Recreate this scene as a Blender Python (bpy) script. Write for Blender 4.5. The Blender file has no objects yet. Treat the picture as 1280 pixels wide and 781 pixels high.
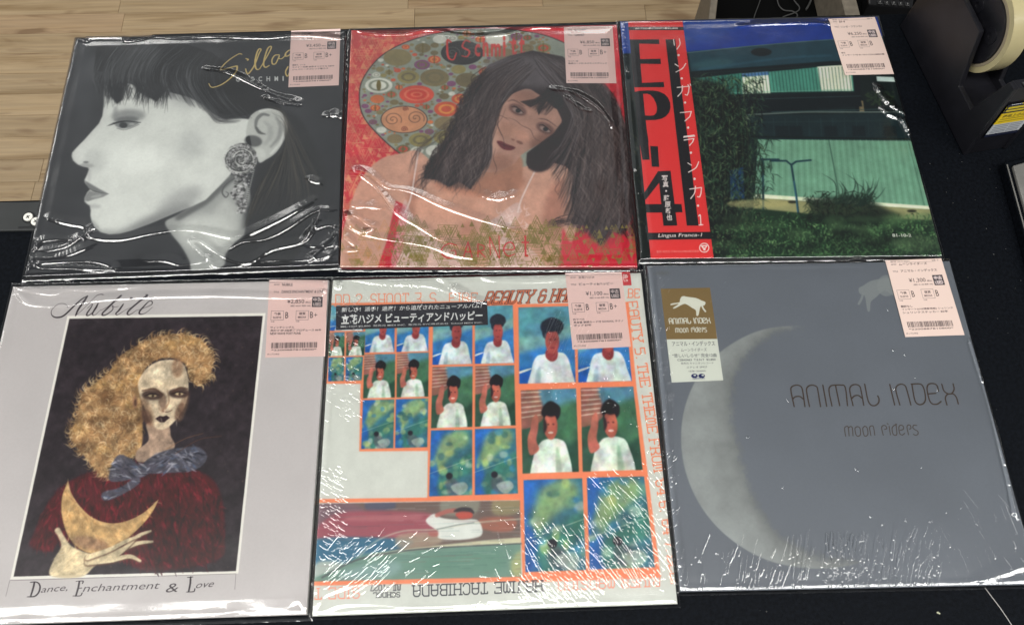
import bpy, bmesh, math, random
import numpy as np
from mathutils import Matrix, Vector

# ------------------------------------------------------------------ camera, world, lamps, exposure
scene = bpy.context.scene
COL = scene.collection
FPX, PITCH, ROLL, CAMH = 931.3264, 0.387846, 0.0314601, 0.6976907   # solved from the sleeves' corners
cam_data = bpy.data.cameras.new("camera")
cam = bpy.data.objects.new("camera", cam_data); COL.objects.link(cam)
cam_data.sensor_width = 36.0
cam_data.lens = 36.0 * FPX / 1280.0
cam_data.clip_start = 0.01; cam_data.clip_end = 50
cam.matrix_world = Matrix.Translation((0, 0, CAMH)) @ Matrix.Rotation(PITCH, 4, 'X') @ Matrix.Rotation(ROLL, 4, 'Z')
scene.camera = cam

world = bpy.data.worlds.new("World"); scene.world = world; world.use_nodes = True
bg = world.node_tree.nodes["Background"]
bg.inputs[0].default_value = (0.80, 0.83, 0.86, 1); bg.inputs[1].default_value = 0.17

def area(name, loc, sx, sy, power, col, target=None):
    d = bpy.data.lights.new(name, 'AREA'); d.shape = 'RECTANGLE'; d.size = sx; d.size_y = sy
    d.energy = power; d.color = col
    o = bpy.data.objects.new(name, d); COL.objects.link(o); o.location = loc
    if target is not None:
        o.rotation_euler = (Vector(target) - Vector(loc)).to_track_quat('-Z', 'Y').to_euler()
    return o
WHITE = (1.0, 0.985, 0.95)
NEAR_Y, SIDE_X, LAMP_Z = -0.42, -3.0, 1.95
for x in (-2.3, -0.95, 0.4, 1.75):                       # lit panels on the shop ceiling, above and behind the photographer
    area("ceiling_or_added_lamp", (x, NEAR_Y, LAMP_Z), 1.3, 0.50, 36, WHITE)
for x in (-2.0, -0.6, 0.8):                              # the next row, beyond the counter
    area("ceiling_or_added_lamp", (x, 3.0, LAMP_Z), 1.2, 0.30, 9, WHITE)
for y in (0.4, 2.0):                                     # added row at the left, for glints on upright creases
    area("ceiling_or_added_lamp", (SIDE_X, y, LAMP_Z), 0.34, 1.3, 15, WHITE)
area("ceiling_fill", (-2.0, 2.6, 1.98), 5.0, 2.9, 19, (0.95, 0.99, 1.0))  # stands in for bright ceiling, added for the haze on the left sleeves
area("ceiling_fill", (-0.4, -1.75, 2.02), 6.5, 2.9, 20, (0.97, 0.99, 1.0))  # second stand-in for lit ceiling, added to fill dark crease flanks
area("ceiling_or_added_lamp", (2.75, 0.45, LAMP_Z), 0.34, 1.5, 9, WHITE)  # added lamp, makes the upright film streaks on the right glint

scene.view_settings.view_transform = 'Standard'
scene.view_settings.look = 'None'
scene.view_settings.exposure = -0.50
scene.view_settings.gamma = 1.0

# ------------------------------------------------------------------ geometry helpers
_cp, _sp, _cr, _sr = math.cos(PITCH), math.sin(PITCH), math.cos(ROLL), math.sin(ROLL)
_RT = np.array([1, 0, 0.]); _FW = np.array([0, _sp, -_cp]); _UP = np.array([0, _cp, _sp])
_R = _RT * _cr + _UP * _sr; _U = -_RT * _sr + _UP * _cr
def ground(px, z=0.0):
    """survey point: photograph measurement -> place on the level z (metres)"""
    px = np.asarray(px, float)
    d = _R * ((px[..., 0:1] - 640) / FPX) - _U * ((px[..., 1:2] - 390.5) / FPX) + _FW
    t = (z - CAMH) / d[..., 2:3]
    return np.array([0, 0, CAMH]) + d * t

def homog(src, dst):
    A = []; b = []
    for (x, y), (u, v) in zip(src, dst):
        A.append([x, y, 1, 0, 0, 0, -u * x, -u * y]); b.append(u)
        A.append([0, 0, 0, x, y, 1, -v * x, -v * y]); b.append(v)
    return np.append(np.linalg.solve(np.array(A, float), np.array(b, float)), 1).reshape(3, 3)
def happly(H, p):
    p = np.asarray(p, float)
    q = np.concatenate([p, np.ones(p.shape[:-1] + (1,))], -1) @ H.T
    return q[..., :2] / q[..., 2:3]

def link(name, me, mats=(), parent=None, smooth=False):
    if smooth:
        me.polygons.foreach_set("use_smooth", [True] * len(me.polygons))
    for m in mats: me.materials.append(m)
    o = bpy.data.objects.new(name, me); COL.objects.link(o)
    if parent is not None: o.parent = parent
    return o
def from_bm(name, bm, mats=(), parent=None, smooth=False):
    bmesh.ops.recalc_face_normals(bm, faces=bm.faces[:])
    me = bpy.data.meshes.new(name); bm.to_mesh(me); bm.free()
    return link(name, me, mats, parent, smooth)
def thing(name, label, cat, loc=(0, 0, 0), group=None):
    o = bpy.data.objects.new(name, None); COL.objects.link(o); o.location = loc
    o.empty_display_size = 0.05
    o["label"] = label; o["category"] = cat
    if group: o["group"] = group
    return o
def tag(o, label, cat, group=None):
    o["label"] = label; o["category"] = cat
    if group: o["group"] = group
    return o
def prism(bm, pts, z0, z1, bev=0.0, seg=2):
    """closed slab over a plan outline"""
    b = bmesh.new()
    lo = [b.verts.new((p[0], p[1], z0)) for p in pts]
    hi = [b.verts.new((p[0], p[1], z1)) for p in pts]
    b.faces.new(lo[::-1]); b.faces.new(hi)
    n = len(pts)
    for i in range(n):
        b.faces.new((lo[i], lo[(i + 1) % n], hi[(i + 1) % n], hi[i]))
    bmesh.ops.recalc_face_normals(b, faces=b.faces[:])
    if bev: bmesh.ops.bevel(b, geom=b.edges[:] , offset=bev, segments=seg, profile=0.6, affect='EDGES')
    me = bpy.data.meshes.new("tmp"); b.to_mesh(me); b.free(); bm.from_mesh(me); bpy.data.meshes.remove(me)
def boxpts(cx, cy, w, d, rot=0.0):
    c, s = math.cos(rot), math.sin(rot)
    return [(cx + x * c - y * s, cy + x * s + y * c) for x, y in ((-w/2, -d/2), (w/2, -d/2), (w/2, d/2), (-w/2, d/2))]
def tube(bm, pts, r, n=6):
    pts = [Vector(p) for p in pts]; rings = []
    for i, p in enumerate(pts):
        t = (pts[min(i + 1, len(pts) - 1)] - pts[max(i - 1, 0)]).normalized()
        a = t.cross(Vector((0, 0, 1)))
        if a.length < 1e-4: a = Vector((1, 0, 0))
        a.normalize(); b = t.cross(a)
        rings.append([bm.verts.new(p + (a * math.cos(k * 2 * math.pi / n) + b * math.sin(k * 2 * math.pi / n)) * r) for k in range(n)])
    for r0, r1 in zip(rings, rings[1:]):
        for k in range(n):
            bm.faces.new((r0[k], r0[(k + 1) % n], r1[(k + 1) % n], r1[k]))
    bm.faces.new(rings[0][::-1]); bm.faces.new(rings[-1])

def spl(pts, k=8, closed=False):
    P = np.asarray(pts, float); n = len(P)
    if n < 3: return P
    if closed: Q = np.concatenate([P[-1:], P, P[:2]])
    else: Q = np.concatenate([2 * P[:1] - P[1:2], P, 2 * P[-1:] - P[-2:-1]])
    out = []; t = np.linspace(0, 1, k, endpoint=False)[:, None]
    for i in range(len(Q) - 3):
        a, b, c, d = Q[i], Q[i + 1], Q[i + 2], Q[i + 3]
        out.append(0.5 * (2 * b + (c - a) * t + (2 * a - 5 * b + 4 * c - d) * t**2 + (3 * b - a - 3 * c + d) * t**3))
    out = np.concatenate(out)
    return out if closed else np.concatenate([out, P[-1:]])

# ------------------------------------------------------------------ flat print: a small painter for the printed surfaces
_text_cache = {}
def text_tris(s, bold=0.0):
    key = (s, bold)
    if key not in _text_cache:
        c = bpy.data.curves.new("t", 'FONT'); c.body = s; c.resolution_u = 3; c.offset = bold
        o = bpy.data.objects.new("t", c); COL.objects.link(o)
        dg = bpy.context.evaluated_depsgraph_get(); dg.update()
        ev = o.evaluated_get(dg); m = ev.to_mesh(); m.calc_loop_triangles()
        v = np.zeros(len(m.vertices) * 3); m.vertices.foreach_get("co", v); v = v.reshape(-1, 3)[:, :2]
        t = np.zeros(len(m.loop_triangles) * 3, np.int32); m.loop_triangles.foreach_get("vertices", t)
        tr = v[t.reshape(-1, 3)]
        ev.to_mesh_clear(); bpy.data.objects.remove(o); bpy.data.curves.remove(c)
        lo = tr.reshape(-1, 2).min(0); hi = tr.reshape(-1, 2).max(0)
        _text_cache[key] = (tr - lo) / np.maximum(hi - lo, 1e-6)
    return _text_cache[key]

def boxblur(a, r):
    if r < 1: return a
    r = int(r)
    for ax in (0, 1):
        p = [(0, 0)] * a.ndim; p[ax] = (r + 1, r)
        c = np.cumsum(np.pad(a, p, mode='edge'), axis=ax)
        n = a.shape[ax]
        a = (np.take(c, range(2 * r + 1, 2 * r + 1 + n), ax) - np.take(c, range(0, n), ax)) / (2 * r + 1)
    return a
def gblur(a, r):
    for _ in range(3): a = boxblur(a, max(1, r * 0.6)) if r >= 1 else a
    return a
def vnoise(h, w, cell, rng):
    gh, gw = int(h / cell) + 3, int(w / cell) + 3
    g = rng.random((gh, gw)); y = np.arange(h) / cell; x = np.arange(w) / cell
    yi = y.astype(int); xi = x.astype(int); fy = y - yi; fx = x - xi
    fy = (fy * fy * (3 - 2 * fy))[:, None]; fx = (fx * fx * (3 - 2 * fx))[None]
    a = g[yi][:, xi]; b = g[yi][:, xi + 1]; c = g[yi + 1][:, xi]; d = g[yi + 1][:, xi + 1]
    return (a * (1 - fx) + b * fx) * (1 - fy) + (c * (1 - fx) + d * fx) * fy
def fbm(h, w, cell, rng, octs=4):
    o = 0; a = 1; s = 0
    for _ in range(octs):
        o = o + a * vnoise(h, w, max(cell, 1.01), rng); s += a; a *= 0.55; cell /= 2.1
    return o / s

class Canvas:
    def __init__(s, quad, w, h, base, seed=1):
        s.quad = quad; s.w = w; s.h = h; s.H = homog(quad, [(0, 0), (w, 0), (w, h), (0, h)])
        s.img = np.ones((h, w, 3)) * (np.array(base) / 255.0); s.rng = np.random.default_rng(seed)
        s.k = 1; s.o = np.zeros(2)
    def frame(s, k, ox, oy): s.k = k; s.o = np.array([ox, oy], float); return s
    def T(s, p): return happly(s.H, np.asarray(p, float) / s.k + s.o)
    # polygons: list of (n,2) loops in texel space -> coverage mask
    def cover(s, loops):
        SS = 3
        E = np.concatenate([np.concatenate([l, np.roll(l, -1, 0)], 1) for l in loops])
        x0 = max(int(E[:, [0, 2]].min()) - 2, 0); x1 = min(int(E[:, [0, 2]].max()) + 3, s.w)
        y0 = max(int(E[:, [1, 3]].min()) - 2, 0); y1 = min(int(E[:, [1, 3]].max()) + 3, s.h)
        if x1 <= x0 or y1 <= y0: return None
        W = x1 - x0; Hh = (y1 - y0) * SS
        E = E - np.array([x0, y0, x0, y0]); E[:, [1, 3]] *= SS
        sgn = np.where(E[:, 3] > E[:, 1], 1.0, -1.0)
        up = E[:, 3] > E[:, 1]
        ax = np.where(up, E[:, 0], E[:, 2]); ay = np.where(up, E[:, 1], E[:, 3])
        bx = np.where(up, E[:, 2], E[:, 0]); by = np.where(up, E[:, 3], E[:, 1])
        r0 = np.clip(np.ceil(ay - .5), 0, Hh).astype(int); r1 = np.clip(np.ceil(by - .5), 0, Hh).astype(int)
        n = np.maximum(r1 - r0, 0); idx = np.repeat(np.arange(len(n)), n)
        if len(idx) == 0: return None
        off = np.arange(len(idx)) - np.repeat(np.cumsum(n) - n, n)
        r = r0[idx] + off
        t = (r + .5 - ay[idx]) / (by[idx] - ay[idx])
        x = np.clip(ax[idx] + (bx[idx] - ax[idx]) * t, 0, W - 1e-3); xi = x.astype(int); f = x - xi
        acc = np.zeros((Hh, W + 1)); np.add.at(acc, (r, xi), sgn[idx] * (1 - f)); np.add.at(acc, (r, xi + 1), sgn[idx] * f)
        m = np.clip(np.abs(np.cumsum(acc, 1)[:, :W]), 0, 1).reshape(y1 - y0, SS, W).mean(1)
        return (y0, y1, x0, x1, m)
    def blend(s, cv, col, alpha=1.0, blur=0, tex=None):
        if cv is None: return
        y0, y1, x0, x1, m = cv
        if blur:
            p = int(blur * 2.2) + 1
            Y0, Y1, X0, X1 = max(y0 - p, 0), min(y1 + p, s.h), max(x0 - p, 0), min(x1 + p, s.w)
            mm = np.zeros((Y1 - Y0, X1 - X0)); mm[y0 - Y0:y1 - Y0, x0 - X0:x1 - X0] = m
            m = gblur(mm, blur); y0, y1, x0, x1 = Y0, Y1, X0, X1
        m = (m * alpha)[..., None]
        if tex is not None: m = m * tex[y0:y1, x0:x1, None]
        c = np.array(col) / 255.0 if not (isinstance(col, np.ndarray) and col.ndim == 3) else col[y0:y1, x0:x1]
        s.img[y0:y1, x0:x1] = s.img[y0:y1, x0:x1] * (1 - m) + c * m
    def poly(s, pts, col, alpha=1, blur=0, sp=False, tex=None):
        p = spl(pts, 8, True) if sp else pts
        s.blend(s.cover([s.T(p)]), col, alpha, blur, tex)
    def ell(s, cx, cy, rx, ry, col, alpha=1, blur=0, rot=0, tex=None):
        a = np.linspace(0, 2 * np.pi, 40, endpoint=False); c, sn = math.cos(rot), math.sin(rot)
        x = rx * np.cos(a); y = ry * np.sin(a)
        s.blend(s.cover([s.T(np.stack([cx + x * c - y * sn, cy + x * sn + y * c], 1))]), col, alpha, blur, tex)
    def _ribbon(s, P, W):
        loops = []; P = np.asarray(P); W = np.broadcast_to(np.asarray(W, float), (len(P),))
        for i in range(len(P) - 1):
            d = P[i + 1] - P[i]; L = np.hypot(*d)
            if L < 1e-6: continue
            n = np.array([-d[1], d[0]]) / L / 2
            loops.append(np.array([P[i] + n * W[i], P[i] - n * W[i], P[i + 1] - n * W[i + 1], P[i + 1] + n * W[i + 1]]))
        a = np.linspace(0, 2 * np.pi, 8, endpoint=False)[::-1]
        if W.max() > 1.6:
            for p, w in zip(P, W): loops.append(p + np.stack([np.cos(-a), np.sin(-a)], 1) * w / 2)
        out = []
        for l in loops:
            x, y = l[:, 0], l[:, 1]
            ar = np.sum(x * np.roll(y, -1) - np.roll(x, -1) * y)
            out.append(l if ar > 0 else l[::-1])
        return out
    def stroke(s, pts, w, col, alpha=1, blur=0, sp=True, k=6):
        """w in frame units, scalar or (start, mid, end) or list per control point"""
        P = spl(pts, k) if (sp and len(pts) > 2) else np.asarray(pts, float)
        T = s.T(P); sc = np.hypot(*(s.T(P[:1] + [[1, 0]]) - T[0])[0])
        w = np.atleast_1d(np.asarray(w, float))
        if len(w) > 1: w = np.interp(np.linspace(0, 1, len(P)), np.linspace(0, 1, len(w)), w)
        s.blend(s.cover(s._ribbon(T, w * sc)), col, alpha, blur)
    def strokes(s, list_, w, col, alpha=1, blur=0, sp=False, wt=None):
        loops = []
        for pts in list_:
            P = spl(pts, 6) if (sp and len(pts) > 2) else np.asarray(pts, float)
            T = s.T(P); sc = np.hypot(*(s.T(P[:1] + [[1, 0]]) - T[0])[0])
            loops += s._ribbon(T, np.ones(len(P)) * w * sc)
        if loops: s.blend(s.cover(loops), col, alpha, blur)
    def text(s, txt, quad, col, alpha=1, bold=0.0, blur=0):
        """lettering whose ink box fills quad = TL,TR,BR,BL"""
        t = text_tris(txt, bold); q = np.asarray(quad, float)
        x, y = t[..., 0:1], t[..., 1:2]
        p = (q[0] * (1 - x) + q[1] * x) * y + (q[3] * (1 - x) + q[2] * x) * (1 - y)
        s.blend(s.cover(list(s.T(p))), col, alpha, blur)
    def rect(s, x0, y0, x1, y1): return [(x0, y0), (x1, y0), (x1, y1), (x0, y1)]
    def hair(s, guides, n, w, cols, alpha=.5, jit=3, seed=0, shrink=.35):
        rng = np.random.default_rng(seed); G = [spl(g, 6) for g in guides]
        L = min(len(g) for g in G)
        G = [g[np.linspace(0, len(g) - 1, 22).astype(int)] for g in G]
        for i in range(n):
            k = rng.integers(0, len(G) - 1) if len(G) > 1 else 0
            t = rng.random(); P = G[k] * (1 - t) + G[min(k + 1, len(G) - 1)] * t
            a, b = sorted(rng.random(2)); b = min(1, b + shrink)
            i0, i1 = int(a * 18), max(int(b * 21), int(a * 18) + 4)
            P = P[i0:i1 + 1]
            ph = rng.random(2) * 6; tt = np.linspace(0, 3 + 3 * rng.random(), len(P))
            P = P + np.stack([np.sin(tt + ph[0]), np.sin(tt * 1.3 + ph[1])], 1) * jit * rng.random()
            s.stroke(P, (w * .3, w * (.5 + rng.random()), w * .2), cols[rng.integers(0, len(cols))], alpha * (.4 + .6 * rng.random()), sp=False)
    def noise(s, amp, cell, octs=4, mono=True):
        n = fbm(s.h, s.w, cell, s.rng, octs) - .5
        s.img = s.img * (1 + amp * 2 * n[..., None])
    def soften(s, r, mottle=.05):
        s.img = gblur(s.img, r) * (1 + mottle * (fbm(s.h, s.w, 34, s.rng, 5)[..., None] - .5) * 2)
    def image(s, name, gain=0.93, haze=0.0):
        a = np.clip(s.img, 0, 1)
        lin = np.where(a <= 0.04045, a / 12.92, ((a + 0.055) / 1.055) ** 2.4)
        lin = np.clip((lin - haze) / gain, 0.004, 0.92)
        im = bpy.data.images.new(name, s.w, s.h, alpha=False, float_buffer=True)
        im.colorspace_settings.name = 'Non-Color'
        out = np.ones((s.h, s.w, 4), np.float32); out[..., :3] = lin[::-1]
        im.pixels.foreach_set(out.ravel()); im.update(); im.pack()
        return im

# slab-serif outline-style capitals
GL = {
 'A': ["0,0 0,5 1,6 3,6 4,5 4,0", "0,3 4,3"], 'B': ["0,0 0,6 3,6 4,5 4,4 3,3 0,3", "3,3 4,2 4,1 3,0 0,0"],
 'C': ["4,4.5 4,5 3,6 1,6 0,5 0,1 1,0 3,0 4,1 4,1.5"], 'D': ["0,0 0,6 3,6 4,5 4,1 3,0 0,0"],
 'E': ["4,5 4,6 0,6 0,0 4,0 4,1", "0,3 3,3"], 'F': ["4,5 4,6 0,6 0,0", "0,3 3,3"],
 'G': ["4,5 3,6 1,6 0,5 0,1 1,0 3,0 4,1 4,3 2.2,3"], 'H': ["0,0 0,6", "4,0 4,6", "0,3 4,3"], 'I': ["2,0 2,6"],
 'J': ["3.4,6 3.4,1 2.6,0 1,0 0,1 0,2"], 'L': ["0,6 0,0 4,0 4,1.2"], 'M': ["0,0 0,5 1,6 2,5 3,6 4,5 4,0", "2,5 2,1.5"],
 'N': ["0,0 0,6 3,6 4,5 4,0"], 'O': ["1,0 0,1 0,5 1,6 3,6 4,5 4,1 3,0 1,0"], 'P': ["0,0 0,6 3,6 4,5 4,4 3,3 0,3"],
 'R': ["0,0 0,6 3,6 4,5 4,4 3,3 0,3", "2,3 4,1.5 4,0"], 'S': ["4,5 3,6 1,6 0,5 0,4 1,3 3,3 4,2 4,1 3,0 1,0 0,1"],
 'T': ["0,5 0,6 4,6 4,5", "2,6 2,0"], 'U': ["0,6 0,1 1,0 3,0 4,1 4,6"], 'V': ["0,6 0,3 2,0 4,3 4,6"],
 'W': ["0,6 0,1 1,0 2,1 3,0 4,1 4,6"], 'X': ["0,0 4,6", "0,6 4,0"], 'Y': ["0,6 0,4.4 2,3 4,4.4 4,6", "2,3 2,0"],
 '2': ["0,5 1,6 3,6 4,5 4,4 0,1 0,0 4,0"], '3': ["0,6 4,6 4,4 3,3 1.4,3", "3,3 4,2 4,1 3,0 1,0 0,1"],
 '5': ["4,6 0,6 0,3.5 3,3.5 4,2.6 4,1 3,0 0,0"], '6': ["4,5 3,6 1,6 0,5 0,1 1,0 3,0 4,1 4,2.5 3,3.3 0,3.3"],
 '4': ["3,0 3,6 0,2 4,2"], '7': ["0,5 0,6 4,6 1.6,0"], '0': ["1,0 0,1 0,5 1,6 3,6 4,5 4,1 3,0 1,0"],
 '1': ["1,5 2,6 2,0"], '.': ["0.4,0 0.6,0.3"], "'": ["1,6 0.7,4.6"], '-': ["0.6,3 3.4,3"],
 '&': ["4,3.4 4,1 3,0 1,0 0,1 0,2.6 0.7,3.2 0,4 0,5 1,6 3,6 3.4,5", "0.7,3.2 4,3.2"], ' ': []}
def slab_strokes(txt, serif=True, adv=5.6):
    out = []; x = 0
    for ch in txt:
        segs = GL[ch]; wd = {'I': 3.2, '.': 1.8, "'": 1.8, ' ': 3.0}.get(ch, adv)
        for g in segs:
            P = [tuple(map(float, q.split(','))) for q in g.split()]
            xs = x - (1.0 if ch == 'I' else 0)
            out.append([(xs + a, b) for a, b in P])
            if serif and ch not in ".'-0":
                for e, nb in ((P[0], P[1]), (P[-1], P[-2])):
                    if e[1] in (0.0, 6.0) and abs(e[0] - nb[0]) < .1:
                        out.append([(xs + e[0] - .95, e[1]), (xs + e[0] + .95, e[1])])
        x += wd
    return out, x - 1.6
def slab_text(C, txt, quad, w, col, alpha=1, serif=True, adv=5.6, blur=0):
    st, L = slab_strokes(txt, serif, adv); q = np.asarray(quad, float); o = []
    for P in st:
        P = np.array(P); x = P[:, :1] / L; y = P[:, 1:] / 6
        o.append((q[0] * (1 - x) + q[1] * x) * y + (q[3] * (1 - x) + q[2] * x) * (1 - y))
    C.strokes(o, w, col, alpha, blur)

# ------------------------------------------------------------------ materials
def new_mat(name):
    m = bpy.data.materials.new(name); m.use_nodes = True
    nt = m.node_tree; b = nt.nodes["Principled BSDF"]; return m, nt, b
def plain(name, col, rough=.5, spec=.5, metal=0.0, noise=None, bump=None):
    m, nt, b = new_mat(name)
    b.inputs["Base Color"].default_value = (*col, 1); b.inputs["Roughness"].default_value = rough
    b.inputs["Specular IOR Level"].default_value = spec; b.inputs["Metallic"].default_value = metal
    tc = nt.nodes.new("ShaderNodeTexCoord")
    if noise:
        sc, amp = noise
        n = nt.nodes.new("ShaderNodeTexNoise"); n.inputs["Scale"].default_value = sc; n.inputs["Detail"].default_value = 6
        nt.links.new(tc.outputs["Object"], n.inputs["Vector"])
        mr = nt.nodes.new("ShaderNodeMapRange"); mr.inputs[1].default_value = .3; mr.inputs[2].default_value = .7
        mr.inputs[3].default_value = 1 - amp; mr.inputs[4].default_value = 1 + amp
        nt.links.new(n.outputs[0], mr.inputs[0])
        mx = nt.nodes.new("ShaderNodeMix"); mx.data_type = 'RGBA'; mx.blend_type = 'MULTIPLY'; mx.inputs[0].default_value = 1
        mx.inputs[6].default_value = (*col, 1); nt.links.new(mr.outputs[0], mx.inputs[7]); nt.links.new(mx.outputs[2], b.inputs["Base Color"])
    if bump:
        sc, st, dist = bump
        n = nt.nodes.new("ShaderNodeTexNoise"); n.inputs["Scale"].default_value = sc; n.inputs["Detail"].default_value = 4
        nt.links.new(tc.outputs["Object"], n.inputs["Vector"])
        bp = nt.nodes.new("ShaderNodeBump"); bp.inputs["Strength"].default_value = st; bp.inputs["Distance"].default_value = dist
        nt.links.new(n.outputs[0], bp.inputs["Height"]); nt.links.new(bp.outputs[0], b.inputs["Normal"])
    return m
def printed(name, im, rough=.42, spec=.35):
    m, nt, b = new_mat(name)
    t = nt.nodes.new("ShaderNodeTexImage"); t.image = im; t.interpolation = 'Cubic'; t.extension = 'EXTEND'
    nt.links.new(t.outputs[0], b.inputs["Base Color"])
    b.inputs["Roughness"].default_value = rough; b.inputs["Specular IOR Level"].default_value = spec
    return m
def film_mat(name, bump_im=None, rough=0.06, strength=3.2, veil=0.0):
    m, nt, b = new_mat(name); nt.nodes.remove(b)
    out = [n for n in nt.nodes if n.type == 'OUTPUT_MATERIAL'][0]
    tr = nt.nodes.new("ShaderNodeBsdfTransparent"); tr.inputs[0].default_value = (.985, .985, .985, 1)
    gl = nt.nodes.new("ShaderNodeBsdfGlossy"); gl.inputs["Roughness"].default_value = rough
    fr = nt.nodes.new("ShaderNodeFresnel"); fr.inputs["IOR"].default_value = 1.5
    mu = nt.nodes.new("ShaderNodeMath"); mu.operation = 'MULTIPLY'; mu.inputs[1].default_value = strength; mu.use_clamp = True
    mx = nt.nodes.new("ShaderNodeMixShader")
    nt.links.new(fr.outputs[0], mu.inputs[0]); nt.links.new(mu.outputs[0], mx.inputs[0])
    nt.links.new(tr.outputs[0], mx.inputs[1]); nt.links.new(gl.outputs[0], mx.inputs[2])
    last = mx
    if veil:
        df = nt.nodes.new("ShaderNodeBsdfDiffuse"); df.inputs[0].default_value = (.8, .8, .8, 1)
        m2 = nt.nodes.new("ShaderNodeMixShader"); m2.inputs[0].default_value = veil
        nt.links.new(mx.outputs[0], m2.inputs[1]); nt.links.new(df.outputs[0], m2.inputs[2]); last = m2
    nt.links.new(last.outputs[0], out.inputs[0])
    tc = nt.nodes.new("ShaderNodeTexCoord")
    n = nt.nodes.new("ShaderNodeTexNoise"); n.inputs["Scale"].default_value = 38; n.inputs["Detail"].default_value = 3
    nt.links.new(tc.outputs["Object"], n.inputs["Vector"])
    bp = nt.nodes.new("ShaderNodeBump"); bp.inputs["Strength"].default_value = .22; bp.inputs["Distance"].default_value = .0012
    nt.links.new(n.outputs[0], bp.inputs["Height"])
    nn = bp
    if bump_im:
        t = nt.nodes.new("ShaderNodeTexImage"); t.image = bump_im; t.interpolation = 'Cubic'; t.extension = 'EXTEND'
        b2 = nt.nodes.new("ShaderNodeBump"); b2.inputs["Strength"].default_value = 1; b2.inputs["Distance"].default_value = .001
        nt.links.new(t.outputs[0], b2.inputs["Height"]); nt.links.new(bp.outputs[0], b2.inputs["Normal"]); nn = b2
    nt.links.new(nn.outputs[0], gl.inputs["Normal"]); nt.links.new(nn.outputs[0], fr.inputs["Normal"])
    return m

M_black = plain("black_counter", (.0035, .0045, .0065), .6, .05, noise=(300, .4), bump=(700, .5, .0008))
M_strip = plain("dark_grey_strip", (.030, .032, .032), .5, .35, noise=(30, .15))
M_screw = plain("white_screw", (.75, .74, .68), .4)
M_dark = plain("near_black", (.004, .004, .005), .6)
M_cardw = plain("white_card_edge", (.55, .55, .52), .7, noise=(200, .15))
M_cardk = plain("black_card_edge", (.02, .02, .022), .55, noise=(200, .3))
M_cardr = plain("red_card_edge", (.35, .03, .035), .55, noise=(200, .2))
M_cardg = plain("grey_card_edge", (.12, .135, .16), .6, noise=(200, .2))
M_paper = plain("label_paper_edge", (.75, .60, .56), .6)

# ------------------------------------------------------------------ the room: floor of wooden strips, counter
random.seed(5)
bm = bmesh.new(); prism(bm, [(-3.2, -1.2), (2.6, -1.2), (2.6, 3.4), (-3.2, 3.4)], -0.80, -0.762)
floor = from_bm("floor", bm, [plain("floor_base", (.05, .035, .02), .8)]); floor["kind"] = "structure"

def wood_mat(i, col):
    m, nt, b = new_mat("maple_strip")
    tc = nt.nodes.new("ShaderNodeTexCoord"); oi = nt.nodes.new("ShaderNodeObjectInfo")
    ad = nt.nodes.new("ShaderNodeVectorMath"); ad.operation = 'MULTIPLY_ADD'
    cb = nt.nodes.new("ShaderNodeCombineXYZ"); nt.links.new(oi.outputs["Random"], cb.inputs[0]); nt.links.new(oi.outputs["Random"], cb.inputs[1])
    ad.inputs[1].default_value = (37, 91, 0); nt.links.new(cb.outputs[0], ad.inputs[0]); nt.links.new(tc.outputs["Object"], ad.inputs[2])
    def nz(scale, det, dist=0.0, rough=.55):
        mp = nt.nodes.new("ShaderNodeMapping"); mp.inputs["Scale"].default_value = scale
        nt.links.new(ad.outputs[0], mp.inputs[0])
        n = nt.nodes.new("ShaderNodeTexNoise"); n.inputs["Scale"].default_value = 1; n.inputs["Detail"].default_value = det
        n.inputs["Distortion"].default_value = dist; n.inputs["Roughness"].default_value = rough
        nt.links.new(mp.outputs[0], n.inputs[0]); return n
    g1 = nz((2.6, 34, 1), 6, .9); g2 = nz((5, 150, 1), 3); g3 = nz((5.5, 24, 1), 2, .6)
    cr = nt.nodes.new("ShaderNodeValToRGB"); e = cr.color_ramp.elements
    e[0].position = .30; e[0].color = (col[0] * .62, col[1] * .56, col[2] * .46, 1)
    e[1].position = .66; e[1].color = (*col, 1)
    x = e.new(.48); x.color = (col[0] * .93, col[1] * .91, col[2] * .87, 1)
    nt.links.new(g1.outputs[0], cr.inputs[0])
    r2 = nt.nodes.new("ShaderNodeMapRange"); r2.inputs[1].default_value = .3; r2.inputs[2].default_value = .7; r2.inputs[3].default_value = .82; r2.inputs[4].default_value = 1.08
    nt.links.new(g2.outputs[0], r2.inputs[0])
    m1 = nt.nodes.new("ShaderNodeMix"); m1.data_type = 'RGBA'; m1.blend_type = 'MULTIPLY'; m1.inputs[0].default_value = 1
    nt.links.new(cr.outputs[0], m1.inputs[6]); nt.links.new(r2.outputs[0], m1.inputs[7])
    r3 = nt.nodes.new("ShaderNodeMapRange"); r3.inputs[1].default_value = .58; r3.inputs[2].default_value = .72; r3.inputs[3].default_value = 0; r3.inputs[4].default_value = .8
    nt.links.new(g3.outputs[0], r3.inputs[0])
    m2 = nt.nodes.new("ShaderNodeMix"); m2.data_type = 'RGBA'; nt.links.new(r3.outputs[0], m2.inputs[0])
    nt.links.new(m1.outputs[2], m2.inputs[6]); m2.inputs[7].default_value = (.20, .12, .06, 1)
    nt.links.new(m2.outputs[2], b.inputs["Base Color"]); b.inputs["Roughness"].default_value = .38; b.inputs["Specular IOR Level"].default_value = .35
    return m
WOODS = [wood_mat(i, c) for i, c in enumerate([(.44, .322, .188), (.475, .348, .205), (.415, .305, .18), (.46, .322, .19)])]
YAW = 0.062
plank_meshes = {}
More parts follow.
